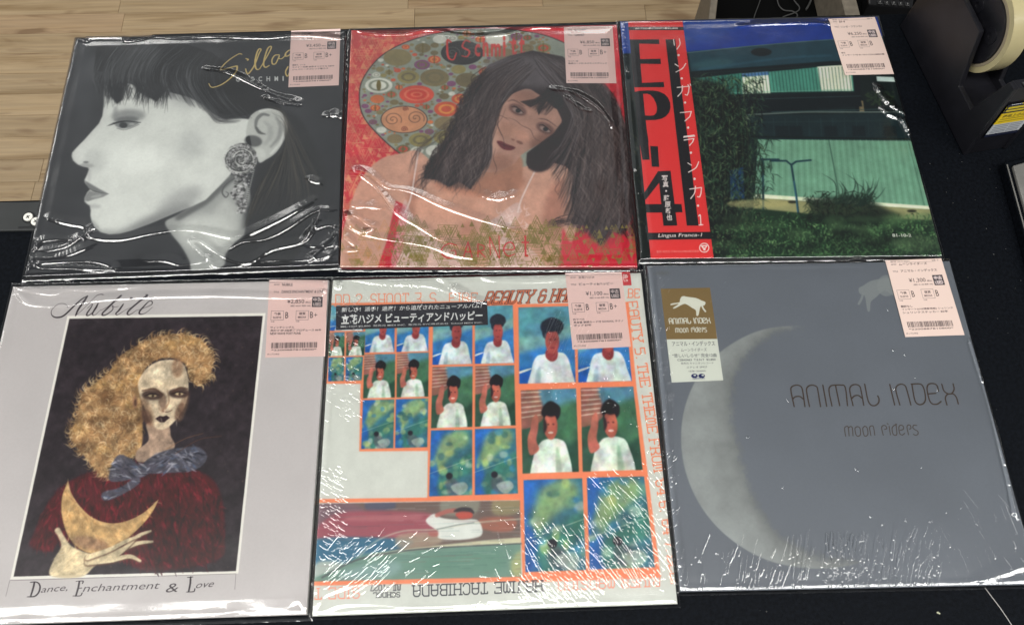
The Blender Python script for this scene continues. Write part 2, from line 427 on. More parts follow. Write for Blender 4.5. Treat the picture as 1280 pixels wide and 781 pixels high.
def plank_mesh(L, mi):
    key = (L, mi)
    if key not in plank_meshes:
        b = bmesh.new(); prism(b, boxpts(0, 0, L - .0007, .0600), -.012, 0, .0003, 1)
        bmesh.ops.recalc_face_normals(b, faces=b.faces[:]); me = bpy.data.meshes.new("plank"); b.to_mesh(me); b.free()
        me.materials.append(WOODS[mi]); plank_meshes[key] = me
    return plank_meshes[key]
LENS = [.34, .46, .58, .72]
for r in range(30):
    yy = 0.30 + r * 0.0606; x = -1.95 - random.random() * .4
    while x < 1.15:
        L = random.choice(LENS); cx = x + L / 2
        o = bpy.data.objects.new("plank", plank_mesh(L, random.randrange(4))); COL.objects.link(o)
        c, s = math.cos(YAW), math.sin(YAW)
        o.location = (cx * c - yy * s, cx * s + yy * c, -.75); o.rotation_euler = (0, 0, YAW); o.parent = floor
        x += L

counter = thing("shop_counter", "matt black shop counter top with a stepped back edge under all the record sleeves", "counter", (0, .2, 0))
def put(o, parent): # keep world place under an Empty that is not at the origin
    o.parent = parent; o.matrix_parent_inverse = Matrix.Translation(parent.location).inverted()
    return o
top_z = 0.0
A = ground([0, 252])[:2]; B = ground([190, 43])[:2]; Cc = ground([1140, 17])[:2]
e1 = np.array([-.42, .402])
bm = bmesh.new()
prism(bm, [(-1.5, -.62), (1.5, -.62), (1.5, .725), tuple(Cc), (B[0], B[1]), (B[0] - .004, e1[1]), (-.9, .372), (-1.5, .335)], -.035, 0, .0012, 2)
put(from_bm("worktop", bm, [M_black]), counter)
bm = bmesh.new(); s0 = ground([0, 290.5])[:2]; s1 = ground([38, 290])[:2]
d = (s1 - s0) / np.linalg.norm(s1 - s0)
p0 = s0 - d * .9; p1 = s0 + d * .16; nn = np.array([-d[1], d[0]])
prism(bm, [tuple(p0), tuple(p1), tuple(p1 + nn * .0345), tuple(p0 + nn * .0345)], .0002, .0035, .0008, 2)
put(from_bm("edge_strip", bm, [M_strip]), counter)
bm = bmesh.new(); prism(bm, [(-1.45, -.58), (1.45, -.58), (1.45, .60), (-.40, .50), (-.40, .36), (-1.45, .28)], -.74, -.036)
put(from_bm("cabinet_body", bm, [M_dark]), counter)
def disc(bm, c, r, z0, z1, n=24, bev=.0006):
    prism(bm, [(c[0] + r * math.cos(a * 2 * math.pi / n), c[1] + r * math.sin(a * 2 * math.pi / n)) for a in range(n)], z0, z1)
for px in ((36, 272), (45.5, 277.5)):
    c = ground(px, .0035)[:2]
    bm = bmesh.new(); disc(bm, c, .0068, .0030, .0038); put(from_bm("screw_cup", bm, [M_dark]), counter)
    bm = bmesh.new(); disc(bm, c, .0047, .0034, .0052); sc = put(from_bm("screw", bm, [M_screw]), counter)
    bm = bmesh.new()
    for a in (.7, .7 + math.pi / 2): prism(bm, boxpts(c[0], c[1], .0042, .0009, a), .0046, .0054 + a * 1e-5)
    cr = from_bm("screw_recess", bm, [M_dark]); cr.parent = sc
g0 = ground([23, 284.5], .0035)[:2]; g1 = ground([44, 283.5], .0035)[:2]
bm = bmesh.new(); m_ = (g0 + g1) / 2; prism(bm, boxpts(m_[0], m_[1], np.linalg.norm(g1 - g0), .0022, math.atan2(g1[1] - g0[1], g1[0] - g0[0])), .0030, .0037)
put(from_bm("slot", bm, [M_dark]), counter)
# ------------------------------------------------------------------ the six cover prints
QUADS = {
 1: [[95, 48], [431, 39], [423, 331], [30, 346]],
 2: [[439, 38], [771, 31], [797, 334], [425, 334]],
 3: [[775, 27], [1097, 21], [1178, 320], [801, 324]],
 4: [[16, 358], [411, 350], [383, 768], [-83.5, 783.4]],
 5: [[416, 350], [801, 341], [847, 754.5], [390, 770]],
 6: [[809, 332], [1187, 326], [1299.6, 730.2], [850, 739.5]]}
N = 1000

def art_profile():
    """black-and-white portrait in profile with a big rosette earring, gold handwritten title"""
    C = Canvas(QUADS[1], N, N, (58, 59, 62), 11).frame(1, 0, 0)
    f1 = lambda P: [(80 + x / 3.72, 90 + y / 3.72) for x, y in P]; f2 = lambda P: [(240 + x / 3.55, 110 + y / 3.55) for x, y in P]; f0 = lambda P: [(x / 2.111, y / 2.111) for x, y in P]
    C.img *= (0.8 + .4 * fbm(N, N, 200, C.rng, 3))[..., None]
    C.ell(150, 85, 45, 22, (112, 114, 116), .5, 26); C.ell(105, 100, 12, 60, (74, 76, 80), .6, 20)
    # neck with the shade of the jaw
    neck = f0([(436, 586), (470, 566), (540, 520)]) + f2([(160, 390), (240, 420), (262, 520), (240, 590), (232, 650), (186, 690), (150, 740), (138, 790)]) + f0([(512, 730), (500, 690), (478, 650), (450, 615)])
    C.poly(neck, (172, 175, 172), 1, 4, sp=True)
    cv = C.cover([C.T(spl(neck, 8, True))]); NM = np.zeros((N, N)); NM[cv[0]:cv[1], cv[2]:cv[3]] = cv[4]
    C.ell(*f2([(60, 640)])[0], 34, 22, (216, 219, 214), .8, 22, tex=NM); C.ell(*f2([(150, 600)])[0], 16, 30, (206, 209, 204), .6, 14, tex=NM)
    C.stroke(f2([(-60, 575), (0, 540), (60, 505), (120, 450), (190, 390)]), 9, (92, 94, 94), .75, 8); C.stroke(f2([(230, 420), (236, 520), (228, 620)]), 5, (108, 110, 110), .6, 8)
    # face
    face = f1([(187, 60), (186, 110), (184, 160), (178, 205), (162, 240), (130, 275), (95, 315), (60, 350), (38, 375), (35, 392), (42, 412), (62, 430), (88, 440), (112, 445), (116, 454), (108, 475), (95, 503),
               (97, 515), (110, 530), (122, 545), (108, 560), (96, 585), (95, 602), (106, 614), (120, 622), (124, 645), (122, 665), (128, 695), (145, 725), (170, 745), (210, 755), (260, 752), (320, 735), (400, 705), (460, 680), (520, 655)])
    face += [(240, 258), (257, 250), (274, 233), (290, 216), (318, 205), (312, 170), (316, 150), (300, 148), (279, 149), (266, 142), (252, 130), (236, 122), (214, 116), (180, 110), (150, 102)]
    C.poly(face, (220, 223, 218), 1, 1.8)
    cv = C.cover([C.T(face)]); M = np.zeros((N, N)); M[cv[0]:cv[1], cv[2]:cv[3]] = cv[4]; M = gblur(M, 1.5)
    def sh(x, y, rx, ry, c, al, bl, rot=0, f=f1, k=3.72):
        p = f([(x, y)])[0]; C.ell(p[0], p[1], rx / k, ry / k, c, al, bl, rot, tex=M)
    sh(420, 690, 190, 26, (128, 130, 130), .75, 18, -.42); sh(540, 600, 120, 46, (160, 162, 161), .6, 26, -.5); sh(250, 742, 130, 16, (176, 179, 176), .5, 9)
    sh(560, 60, 110, 90, (150, 152, 152), .6, 34, .5); sh(590, 340, 60, 60, (186, 189, 186), .6, 26); sh(150, 410, 60, 50, (188, 191, 188), .45, 18); sh(330, 400, 150, 70, (232, 235, 230), .8, 36)
    sh(70, 395, 26, 18, (222, 225, 220), .7, 7); sh(105, 436, 34, 10, (166, 168, 166), .7, 4); sh(102, 420, 13, 5, (108, 110, 110), .8, 2.2); sh(118, 480, 10, 30, (190, 192, 190), .6, 4)
    sh(140, 625, 34, 10, (176, 178, 176), .6, 5); sh(200, 100, 16, 46, (226, 228, 224), .7, 5)
    # eye: shadowed lid, dark lashes looking to the left
    sh(300, 205, 78, 30, (146, 149, 148), .8, 11, -.05); sh(290, 222, 56, 14, (112, 115, 115), .8, 6, -.05); sh(240, 195, 12, 34, (152, 154, 153), .6, 5)
    C.poly(f1([(236, 246), (262, 236), (300, 233), (348, 236), (330, 250), (298, 262), (262, 262)]), (132, 135, 135), .9, 1.6, sp=True)
    C.ell(*f1([(276, 248)])[0], 5.2, 3.6, (54, 56, 58), .95, 1.2); C.ell(*f1([(316, 243)])[0], 3.4, 1.3, (186, 189, 186), .8, .9)
    C.stroke(f1([(228, 240), (256, 232), (300, 230), (356, 236)]), (.8, 1.8, 1.0), (34, 35, 38), .95, .5); C.stroke(f1([(246, 262), (280, 270), (320, 258), (350, 244)]), .8, (92, 94, 94), .8, .7)
    for k in range(8): C.stroke(f1([(238 + k * 5, 240 - k), (216 + k * 4, 248 - k * 1.5), (200 + k * 4, 252 - k * 2.4)]), (.9, .3), (40, 41, 44), .8)
    # lips
    C.poly(f1([(95, 505), (110, 512), (140, 530), (172, 548), (208, 567), (176, 566), (140, 556), (120, 545), (108, 530)]), (124, 126, 126), .95, 1.2)
    C.poly(f1([(118, 552), (150, 562), (208, 568), (180, 582), (140, 592), (112, 602), (96, 598), (98, 580)]), (142, 144, 143), .95, 1.4)
    C.ell(*f1([(150, 578)])[0], 7, 1.6, (188, 190, 187), .7, 1.6, rot=-.15); C.stroke(f1([(120, 545), (150, 558), (208, 568)]), (.8, 1.3, .5), (78, 80, 80), .85, .7)
    # ear
    ear = f2([(246, 160), (262, 122), (300, 98), (345, 92), (390, 105), (420, 140), (425, 185), (405, 240), (370, 290), (330, 318), (300, 332), (286, 300), (262, 262), (240, 230)])
    C.poly(ear, (196, 199, 194), 1, 1.2, sp=True); cv = C.cover([C.T(spl(ear, 8, True))]); EM = np.zeros((N, N)); EM[cv[0]:cv[1], cv[2]:cv[3]] = cv[4]
    def es(P, w, c, al, bl): 
        PT = C.T(spl(f2(P), 6)); W = np.interp(np.linspace(0, 1, len(PT)), np.linspace(0, 1, len(w)), w) * 3.0
        C.blend(C.cover(C._ribbon(PT, W)), c, al, bl, tex=EM)
    es([(282, 170), (288, 140), (312, 118), (340, 122)], (3, 5, 3), (112, 114, 114), .8, 3); es([(284, 176), (300, 198), (326, 206)], (3, 4, 1), (86, 88, 88), .85, 2.4)
    es([(372, 130), (392, 170), (384, 220), (350, 262)], (2, 5, 3), (148, 150, 148), .8, 4); es([(322, 150), (346, 176), (346, 220), (322, 250)], (3, 7, 4), (172, 175, 172), .7, 5)
    es([(300, 104), (350, 98), (400, 124), (414, 180), (394, 240), (350, 292)], (2, 4, 3), (222, 225, 220), .85, 2.4)
    C.ell(*f2([(272, 236)])[0], 11, 7, (96, 98, 98), .9, 3.5, rot=.15, tex=EM + M); C.ell(*f2([(300, 300)])[0], 8, 9, (210, 213, 208), .8, 4, tex=EM)
    # hair
    hair = f0([(255, 120), (420, 92), (560, 140), (640, 200), (740, 280)]) + f2([(400, 105), (345, 86), (296, 92), (258, 118), (200, 128), (150, 142), (120, 128), (70, 78), (20, 36), (-20, 14)]) + f1([(540, 30), (470, 90), (430, 140), (380, 110), (350, 96), (322, 60), (300, 30), (282, 66), (272, 130), (246, 150), (222, 120), (205, 70), (186, 60), (172, 110), (150, 60), (140, 0)])
    C.poly(hair, (38, 39, 41), .97, 4.5)
    C.poly(f2([(400, 100), (440, 170), (420, 260), (360, 310), (300, 350), (262, 480), (236, 560), (240, 650), (190, 700), (160, 781), (420, 790), (560, 560), (600, 400), (540, 240), (470, 130)]), (52, 53, 54), .9, 9, sp=True)
    C.ell(165, 78, 38, 18, (120, 122, 124), .55, 22, rot=-.5); C.ell(250, 92, 50, 14, (30, 31, 33), .7, 20, rot=.4)
    gd = [f0([(300, 100), (262, 150), (246, 200), (256, 244)]), f0([(345, 100), (300, 160), (285, 215), (292, 262)]), f0([(400, 100), (350, 160), (330, 215), (342, 262)]), f0([(450, 110), (400, 160), (385, 210), (400, 256)]), f0([(500, 130), (450, 170), (440, 215), (462, 262)]),
          f0([(540, 140), (510, 180), (510, 225), (560, 300)]), f0([(600, 160), (590, 210), (610, 260), (668, 312)])]
    C.hair(gd, 620, 1.1, [(24, 24, 26), (34, 35, 37), (96, 98, 101), (126, 128, 130), (28, 29, 31)], .5, 2.6, 3, .5)
    rg = np.random.default_rng(5)
    for k in range(130):
        x = 190 + 290 * rg.random(); y = 50 + .16 * x * .5 + 40 * rg.random(); L = 26 + 52 * rg.random(); dx_ = rg.normal(-6, 9)
        if 282 < x < 326 and rg.random() < .8: continue
        C.stroke(f1([(x + 8, y - 30), (x, y), (x + dx_, y + L)]), (1.6, 1.0, .15), (44, 45, 47), .75, .6)
    for k in range(26):
        x = 130 + 60 * rg.random(); C.stroke(f1([(x + 30, 0), (x + 12, 50 + 30 * rg.random()), (x + 30 * rg.random(), 120 + 50 * rg.random())]), (1.2, .8, .2), (70, 71, 74), .5, .6)
    gd = [f2([(330, 80), (400, 96), (446, 170), (500, 260), (560, 340), (600, 430)]), f2([(330, 84), (396, 104), (432, 200), (470, 320), (500, 440), (500, 520)]), f2([(420, 180), (420, 260), (400, 360), (360, 460), (310, 560)]), f2([(415, 230), (390, 320), (350, 400), (300, 480), (250, 580)]), f2([(400, 260), (350, 350), (300, 440), (262, 540), (236, 620)])]
    C.hair(gd, 300, .7, [(26, 27, 28), (58, 60, 60), (92, 88, 82), (36, 37, 39), (112, 102, 88)], .55, 3, 4, .5)
    C.hair([f2([(20, 20), (80, 70), (140, 120), (250, 125)]), f2([(-20, 30), (50, 90), (110, 150), (200, 150)])], 60, .8, [(60, 61, 63), (90, 92, 93)], .5, 3, 9, .6)
    # earring
    rng = np.random.default_rng(8); cx, cy = f2([(218, 318)])[0]
    C.ell(cx, cy, 20.5, 20, (104, 106, 104), .9, 3)
    for k in range(330):
        a = rng.random() * 6.28; r = 21 * math.sqrt(rng.random()); c = int(rng.choice([36, 70, 120, 170, 215, 236])); x, y = cx + r * math.cos(a), cy + r * math.sin(a)
        C.stroke([(x, y), (x + 3 * math.cos(a + 1.7), y + 3 * math.sin(a + 1.7)), (x + 4 * math.cos(a + 2.6), y + 4 * math.sin(a + 2.6))], (.5, 1.5, .4), (c, c, c), .8, .5)
    for k, (r, a0) in enumerate(((5, 0), (9, 1.2), (12, 3), (15, 4.4), (18, .6), (19, 2.6))):
        t = np.linspace(a0, a0 + 2.2, 9); C.stroke(np.stack([cx + 2 * math.sin(k) + r * np.cos(t), cy + r * .9 * np.sin(t)], 1), (.3, 2.0, .3), (230, 232, 228), .85, .5, sp=False); C.stroke(np.stack([cx + 2 * math.sin(k) + (r - 1.6) * np.cos(t), cy + (r - 1.6) * .9 * np.sin(t)], 1), (.2, 1.1, .2), (50, 52, 52), .8, .5, sp=False)
    for k in range(230):
        t = rng.random(); x, y = f2([(212 + 30 * (rng.random() - .5) * 2 * (1.2 - t * .6) + 12 * math.sin(t * 9), 385 + 170 * t)])[0]; c = int(rng.choice([50, 90, 140, 190, 226]))
        C.ell(x, y, .6 + 1.5 * rng.random(), .6 + 1.4 * rng.random(), (c, c, c), .8, .6)
    for k in range(34): 
        x, y = f2([(276 - k * 1.1, 360 + k * 4.6)])[0]; C.ell(x, y, 1, 1, (190, 192, 188) if k % 2 else (70, 72, 72), .9, .4)
    C.stroke(f2([(190, 400), (150, 430), (134, 462), (150, 486), (162, 470), (150, 460)]), (1.2, 1.8, .8), (86, 88, 88), .9, .5)
    C.soften(1.1, .035)
    # title
    C.frame(8, 240, 40); g = (214, 190, 122)
    for pts, w in (([(500, 226), (470, 222), (400, 262), (330, 318), (286, 372), (300, 380), (370, 362), (440, 344), (452, 352), (440, 400), (380, 468), (300, 525), (230, 552), (190, 552), (168, 518)], (10, 12, 14, 16, 12, 8)),
                   ([(536, 372), (548, 412), (566, 418), (610, 360), (640, 300), (670, 220), (690, 180), (672, 172), (650, 210), (632, 290), (634, 350), (650, 378), (676, 372)], (12, 14, 12, 14, 18, 10)),
                   ([(676, 372), (720, 300), (770, 210), (794, 156), (778, 148), (752, 180), (724, 270), (716, 330), (736, 356), (772, 338)], (10, 12, 14, 16, 12)),
                   ([(872, 232), (830, 236), (800, 280), (806, 322), (836, 318), (862, 268), (874, 240), (870, 268), (900, 268), (940, 230)], (12, 14, 10, 10)),
                   ([(1010, 190), (980, 182), (940, 212), (934, 244), (970, 236), (1010, 196), (1000, 300), (970, 420), (950, 444), (936, 400), (960, 350)], (12, 14, 10, 14)),
                   ([(538, 268), (562, 276), (556, 284)], (10, 16))):
        C.stroke(pts, w, g, .96, .5)
    x = 440
    for ch in "G-SCHMITT":
        wd = 12 if ch == 'I' else (22 if ch == '-' else 36)
        if ch == '-': C.poly(C.rect(x + 84, 486, x + 106, 494), (200, 202, 200))
        else: C.text(ch, [(x, 452 - (x - 440) * .018), (x + wd, 452 - (x - 440) * .018), (x + wd, 500 - (x - 440) * .018), (x, 500 - (x - 440) * .018)], (205, 207, 205), bold=.02)
        x += 145 if ch == 'G' else (0 if ch == '-' else 80)
    C.noise(.02, 6, 2); C.img = gblur(C.img, 1.0) if False else C.img
    return C

def triangles(C, box, n, cols, seed, smin=8, smax=36, keep=None, alpha=.8, inside=None):
    rng = np.random.default_rng(seed)
    for k in range(n):
        x = box[0] + rng.random() * (box[2] - box[0]); y = box[1] + rng.random() * (box[3] - box[1])
        if inside and not inside(x, y): continue
        s = smin + (smax - smin) * rng.random() ** 2.5; up = rng.random() < .6; c = cols[rng.integers(0, len(cols))]
        sg = -1 if up else 1
        P = [(x - s * .5, y), (x + s * .5, y), (x, y + sg * s * 1.05)]
        m = rng.random()
        if m < .5 and s < 20: C.poly(P, c, alpha)
        else:
            C.strokes([P + [P[0]]], 1.5, c, alpha)
            if s > 18:
                q = .5; cx, cy = x, y + sg * s * .35
                Q = [(cx + (a - cx) * q, cy + (b - cy) * q) for a, b in P]
                C.strokes([Q + [Q[0]]], 1.3, c, alpha)
                if m > .8: C.poly([(cx + (a - cx) * .25, cy + (b - cy) * .25) for a, b in P], c, alpha)

def art_ovals():
    """red cover: disc of coloured ovals, woman with long dark wavy hair, triangles along the foot"""
    C = Canvas(QUADS[2], N, N, (205, 62, 72), 21).frame(2.111, 400, 0)
    C.img *= (0.9 + .2 * fbm(N, N, 160, C.rng, 3))[..., None]
    C.poly([(40, 60), (420, 60), (300, 120), (180, 160), (90, 260), (60, 500), (40, 560)], (196, 92, 84), .55, 20)
    triangles(C, (60, 100, 200, 560), 330, [(214, 152, 112), (222, 168, 128), (208, 128, 100)], 5, 7, 40, inside=lambda x, y: np.hypot(*(C.T([(x, y)])[0] - C.T([(385, 245)])[0])) > 330)
    triangles(C, (150, 95, 340, 150), 30, [(214, 152, 112), (222, 168, 128)], 7, 9, 30)
    cir = C.T(spl([(104, 262), (113, 210), (160, 150), (235, 109), (330, 85), (430, 77), (530, 82), (622, 104), (690, 150), (720, 250), (690, 350), (570, 440), (400, 478), (280, 446), (206, 402), (150, 352), (115, 308)], 10, True))
    cvd = C.cover([cir]); DM = np.zeros((N, N)); DM[cvd[0]:cvd[1], cvd[2]:cvd[3]] = cvd[4]
    C.blend(cvd, (148, 156, 144)); C.blend(C.cover(C._ribbon(np.concatenate([cir, cir[:1]]), 3.4)), (52, 40, 42))
    def indisc(x, y, r):
        q = C.T([(x - r * 1.15, y), (x + r * 1.15, y), (x, y - r * .8), (x, y + r * .8)]).astype(int).clip(0, N - 1); return DM[q[:, 1], q[:, 0]].min() > .9
    rng = np.random.default_rng(3); placed = [(222, 316, 62, 36), (255, 250, 46, 24), (155, 226, 36, 20), (375, 140, 56, 32)]
    def spiral(cx, cy, r, col, w=1.6):
        t = np.linspace(0, 13, 40); C.stroke(np.stack([cx + r * t / 13 * np.cos(t), cy + r * .8 * t / 13 * np.sin(t)], 1), w, col, .9, sp=False)
    for k in range(6500):
        x = 108 + 500 * rng.random(); y = 84 + 320 * rng.random()
        rx = (18 + 22 * rng.random()) if k < 700 else ((9 + 9 * rng.random()) if k < 2600 else (3 + 6 * rng.random())); ry = rx * .6
        if (x > 470 and y > 200) or x > 640: continue
        if not indisc(x, y, rx): continue
        if any(((x - a) / (rx + c)) ** 2 + ((y - b) / (ry + d)) ** 2 < 1.0 for a, b, c, d in placed): continue
        placed.append((x, y, rx, ry)); m = rng.random()
        base = [(130, 118, 84), (140, 130, 92), (150, 140, 90), (196, 92, 66), (206, 120, 74), (134, 84, 120), (206, 208, 198), (118, 108, 80), (138, 124, 92)][rng.integers(0, 9)]
        C.ell(x, y, rx, ry, base)
        if rx > 10 and m > .35:
            in2 = (204, 76, 58) if base[0] < 150 and m > .85 else ((214, 150, 80) if base[0] > 180 and base[1] < 150 else (120, 112, 82))
            if base[2] > 180: in2 = (150, 152, 138)
            C.ell(x, y, rx * .66, ry * .66, in2); C.ell(x, y, rx * .42, ry * .42, base)
            if m > .7: C.stroke([(x, y - ry), (x, y + ry)], 3, (110, 100, 50))
    C.ell(255, 250, 46, 24, (206, 84, 66)); C.ell(255, 250, 34, 17, (216, 120, 92)); C.ell(255, 250, 27, 13, (204, 74, 60)); C.ell(255, 250, 16, 7, (218, 120, 90)); C.ell(255, 250, 10, 4, (200, 70, 56))
    C.ell(155, 226, 36, 20, (212, 214, 204)); C.ell(155, 226, 27, 15, (140, 146, 132)); C.ell(155, 226, 20, 11, (212, 214, 204)); C.ell(155, 226, 6, 14, (112, 100, 52))
    C.ell(222, 316, 62, 36, (60, 50, 46)); C.ell(222, 316, 60, 34.5, (205, 152, 116))
    spiral(192, 316, 24, (80, 60, 50)); spiral(252, 312, 24, (80, 60, 50)); spiral(225, 288, 8, (110, 50, 40)); spiral(222, 341, 9, (110, 50, 40))
    C.ell(375, 140, 56, 32, (54, 52, 52)); spiral(348, 140, 22, (110, 110, 106)); spiral(398, 142, 22, (110, 110, 106))
    # band name in a broken red letter
    r_ = (212, 66, 62)
    C.stroke([(346, 112), (336, 108), (338, 150), (352, 158), (360, 140)], (4, 6, 3), r_)
    for k, ch in enumerate("chmitt"):
        x = 408 + k * 21.5 + (10 if k > 2 else 0)
        w = 26 if ch == 'm' else (7 if ch == 'i' else 15)
        hgt = 96 if ch in "hitt" else 116
        C.text(ch, [(x, hgt), (x + w, hgt), (x + w, 150), (x, 150)], r_, .9, bold=.03)
    C.stroke([(396, 112), (384, 108), (376, 124), (394, 136), (388, 150), (374, 148)], (4, 6, 3), r_, .9)
    # shoulders, arm and chest
    SK = (204, 162, 142)
    body = [(215, 405), (160, 420), (112, 468), (80, 540), (60, 620), (52, 712), (160, 712), (200, 640), (215, 712), (640, 712), (668, 630), (700, 540), (690, 470), (620, 430), (540, 440), (430, 470), (330, 455), (262, 400)]
    C.poly(body, SK, 1, 2.5, sp=True)
    cv = C.cover([C.T(spl(body, 8, True))]); M = np.zeros((N, N)); M[cv[0]:cv[1], cv[2]:cv[3]] = cv[4]
    for a in ((420, 480, 120, 40, (172, 116, 92), .7, 18, 0), (240, 560, 14, 110, (165, 112, 92), .6, 10, .1), (120, 540, 40, 100, (216, 168, 146), .7, 24, .4), (330, 545, 90, 40, (214, 166, 142), .6, 24, 0),
              (620, 560, 30, 90, (165, 110, 92), .55, 16, .2), (560, 640, 60, 50, (208, 160, 136), .5, 20, 0), (390, 640, 26, 60, (180, 124, 102), .5, 14, 0)):
        C.ell(a[0], a[1], a[2], a[3], a[4], a[5], a[6], a[7], tex=M)
    C.poly([(200, 530), (232, 545), (222, 650), (195, 712), (150, 712), (175, 640)], (200, 52, 66), .95, 3)
    # lace top and straps
    for P in ([(222, 530), (240, 560), (262, 600), (330, 650), (400, 712), (205, 712), (198, 640)], [(520, 535), (526, 570), (470, 640), (450, 712), (590, 712), (560, 660), (520, 640), (440, 600), (470, 570)]):
        C.poly(P, (214, 196, 194), .55, 3, sp=True)
    rng = np.random.default_rng(9)
    for k in range(170):
        if k % 2: x, y = 205 + 170 * rng.random(), 540 + 165 * rng.random(); ok = y > 540 + (x - 225) * .95
        else: x, y = 440 + 120 * rng.random(), 545 + 160 * rng.random(); ok = abs(x - (520 - (y - 545) * .35)) < 48
        if ok:
            a = rng.random() * 3
            C.stroke([(x, y), (x + 12 * math.cos(a), y + 12 * math.sin(a)), (x + 16 * math.cos(a + 1), y + 16 * math.sin(a + 1))], (1, 2.5, 1), (236, 224, 222), .6, .4)
    C.stroke([(260, 398), (250, 460), (240, 520), (226, 560)], 4, (226, 212, 208), .9, .6)
    C.stroke([(570, 446), (548, 490), (530, 530), (522, 560)], 4, (226, 212, 208), .9, .6)
    # neck and face
    C.ell(585, 422, 40, 30, (50, 40, 42), 1, 5, rot=-.5)
    fo = lambda P: [((540 + x / 3.904 - 400) * 2.111, (60 + y / 3.904) * 2.111) for x, y in P]
    C.poly(fo([(235, 520), (420, 520), (440, 620), (400, 700), (300, 720), (200, 700), (232, 600)]), (172, 126, 104), .95, 6, sp=True)
    fc = fo([(246, 345), (300, 300), (350, 250), (440, 205), (530, 190), (590, 260), (630, 320), (628, 390), (590, 430), (520, 470), (440, 520), (400, 565), (330, 600), (262, 604), (232, 560), (236, 440)])
    C.ell(560, 300, 90, 80, (56, 44, 46), 1, 4); C.poly(fc, (180, 142, 126), 1, 3, sp=True); cv = C.cover([C.T(spl(fc, 8, True))]); FM = np.zeros((N, N)); FM[cv[0]:cv[1], cv[2]:cv[3]] = cv[4]
    def fe(x, y, rx, ry, c, al, bl, rot=0):
        p = fo([(x, y)])[0]; C.ell(p[0], p[1], rx * .54, ry * .54, c, al, bl, rot, tex=FM)
    fe(280, 450, 44, 110, (206, 168, 150), .75, 16, .15); fe(440, 430, 40, 26, (196, 150, 130), .7, 9, .5); fe(360, 400, 50, 40, (186, 140, 118), .5, 14); fe(560, 450, 90, 40, (120, 84, 72), .7, 16, -.4); fe(470, 250, 80, 40, (140, 102, 88), .6, 14, .3); fe(320, 560, 80, 40, (148, 106, 88), .6, 14)
    fe(428, 462, 18, 7, (104, 66, 58), .7, 2.4, .4); fe(395, 448, 10, 5, (118, 76, 64), .6, 2.4, .4); fe(410, 400, 12, 50, (198, 154, 132), .4, 7, .55)
    for x, y, r in ((418, 308, .42), (552, 398, .42)):
        fe(x, y - 6, 46, 26, (96, 66, 62), .75, 6, r); fe(x, y, 27, 10, (168, 150, 142), .8, 1.6, r); fe(x + 2, y - 1, 12, 10, (24, 18, 20), 1, 1.2)
        C.stroke(fo([(x - 30, y - 20), (x - 8, y - 20), (x + 30, y + 10)]), (1.4, 3, 1), (30, 22, 24), .95, .7); C.stroke(fo([(x - 26, y + 2), (x, y + 16), (x + 28, y + 18)]), 1.2, (70, 46, 44), .7, .8)
    C.stroke(fo([(370, 262), (400, 256), (452, 286)]), (2, 4, 1.5), (66, 48, 46), .6, 2.2); C.stroke(fo([(520, 345), (560, 352), (610, 386)]), (2, 4, 1.5), (60, 42, 42), .6, 2.2)
    C.poly(fo([(316, 456), (340, 456), (362, 468), (406, 486), (384, 500), (352, 496), (330, 480)]), (104, 44, 50), .95, 1.6, sp=True); C.stroke(fo([(318, 460), (352, 476), (402, 487)]), 1.4, (66, 22, 30), .9, .6)
    # hair
    HB = (50, 40, 42)
    C.poly([(445, 172), (500, 148), (560, 134), (640, 150), (712, 205), (760, 245), (790, 330), (812, 420), (826, 500), (826, 560), (806, 610), (770, 600), (742, 650), (700, 596), (660, 590), (672, 560), (660, 510), (672, 470), (650, 440), (612, 428), (572, 436), (552, 446), (544, 430), (546, 404), (578, 380), (616, 352), (640, 320), (626, 290), (596, 262), (556, 236), (520, 232), (484, 262), (458, 290), (436, 316), (428, 360), (420, 420), (412, 470), (398, 500), (368, 480), (340, 494), (310, 476), (272, 470), (280, 440), (306, 410), (328, 370), (350, 340), (372, 290), (400, 228)], HB, 1, 3)
    C.ell(560, 190, 130, 42, (122, 116, 120), .65, 20, rot=.1); C.ell(430, 230, 24, 60, (104, 98, 102), .5, 14, rot=.5)
    gd = [[(520, 150), (440, 190), (392, 250), (360, 330), (316, 410), (280, 470)], [(540, 160), (462, 210), (420, 280), (392, 360), (356, 430), (340, 495)], [(560, 170), (490, 230), (450, 310), (430, 390), (420, 440), (395, 500)],
          [(570, 180), (520, 230), (470, 290), (452, 350), (452, 410), (430, 450)]]
    C.hair(gd, 420, 3.4, [(36, 28, 30), (60, 48, 48), (112, 104, 106), (84, 70, 68), (28, 22, 24)], .6, 9, 21, .5)
    gd = [[(560, 150), (600, 210), (650, 262), (672, 320), (640, 380), (600, 420)], [(580, 145), (650, 200), (700, 270), (710, 350), (680, 430), (670, 520), (650, 590)], [(620, 150), (700, 210), (750, 290), (750, 390), (730, 480), (720, 570), (700, 620)],
          [(660, 160), (740, 230), (790, 330), (790, 430), (780, 520), (770, 600), (745, 655)], [(690, 190), (770, 260), (812, 380), (824, 480), (826, 560), (800, 620)]]
    C.hair(gd, 560, 3.6, [(36, 28, 30), (58, 46, 46), (104, 96, 98), (84, 68, 64), (26, 20, 22), (128, 120, 122)], .6, 12, 22, .5)
    for P in ([(350, 340), (400, 350), (440, 380), (480, 400), (500, 440), (540, 462)], [(300, 330), (330, 400), (350, 450), (352, 500)], [(330, 300), (322, 380), (340, 430)], [(270, 340), (330, 330), (380, 356)], [(310, 490), (300, 540), (316, 590), (304, 620)], [(600, 610), (620, 650), (600, 690), (620, 720)]):
        C.stroke(fo(P), (.6, 1.3, .5), (44, 32, 34), .75, .5)
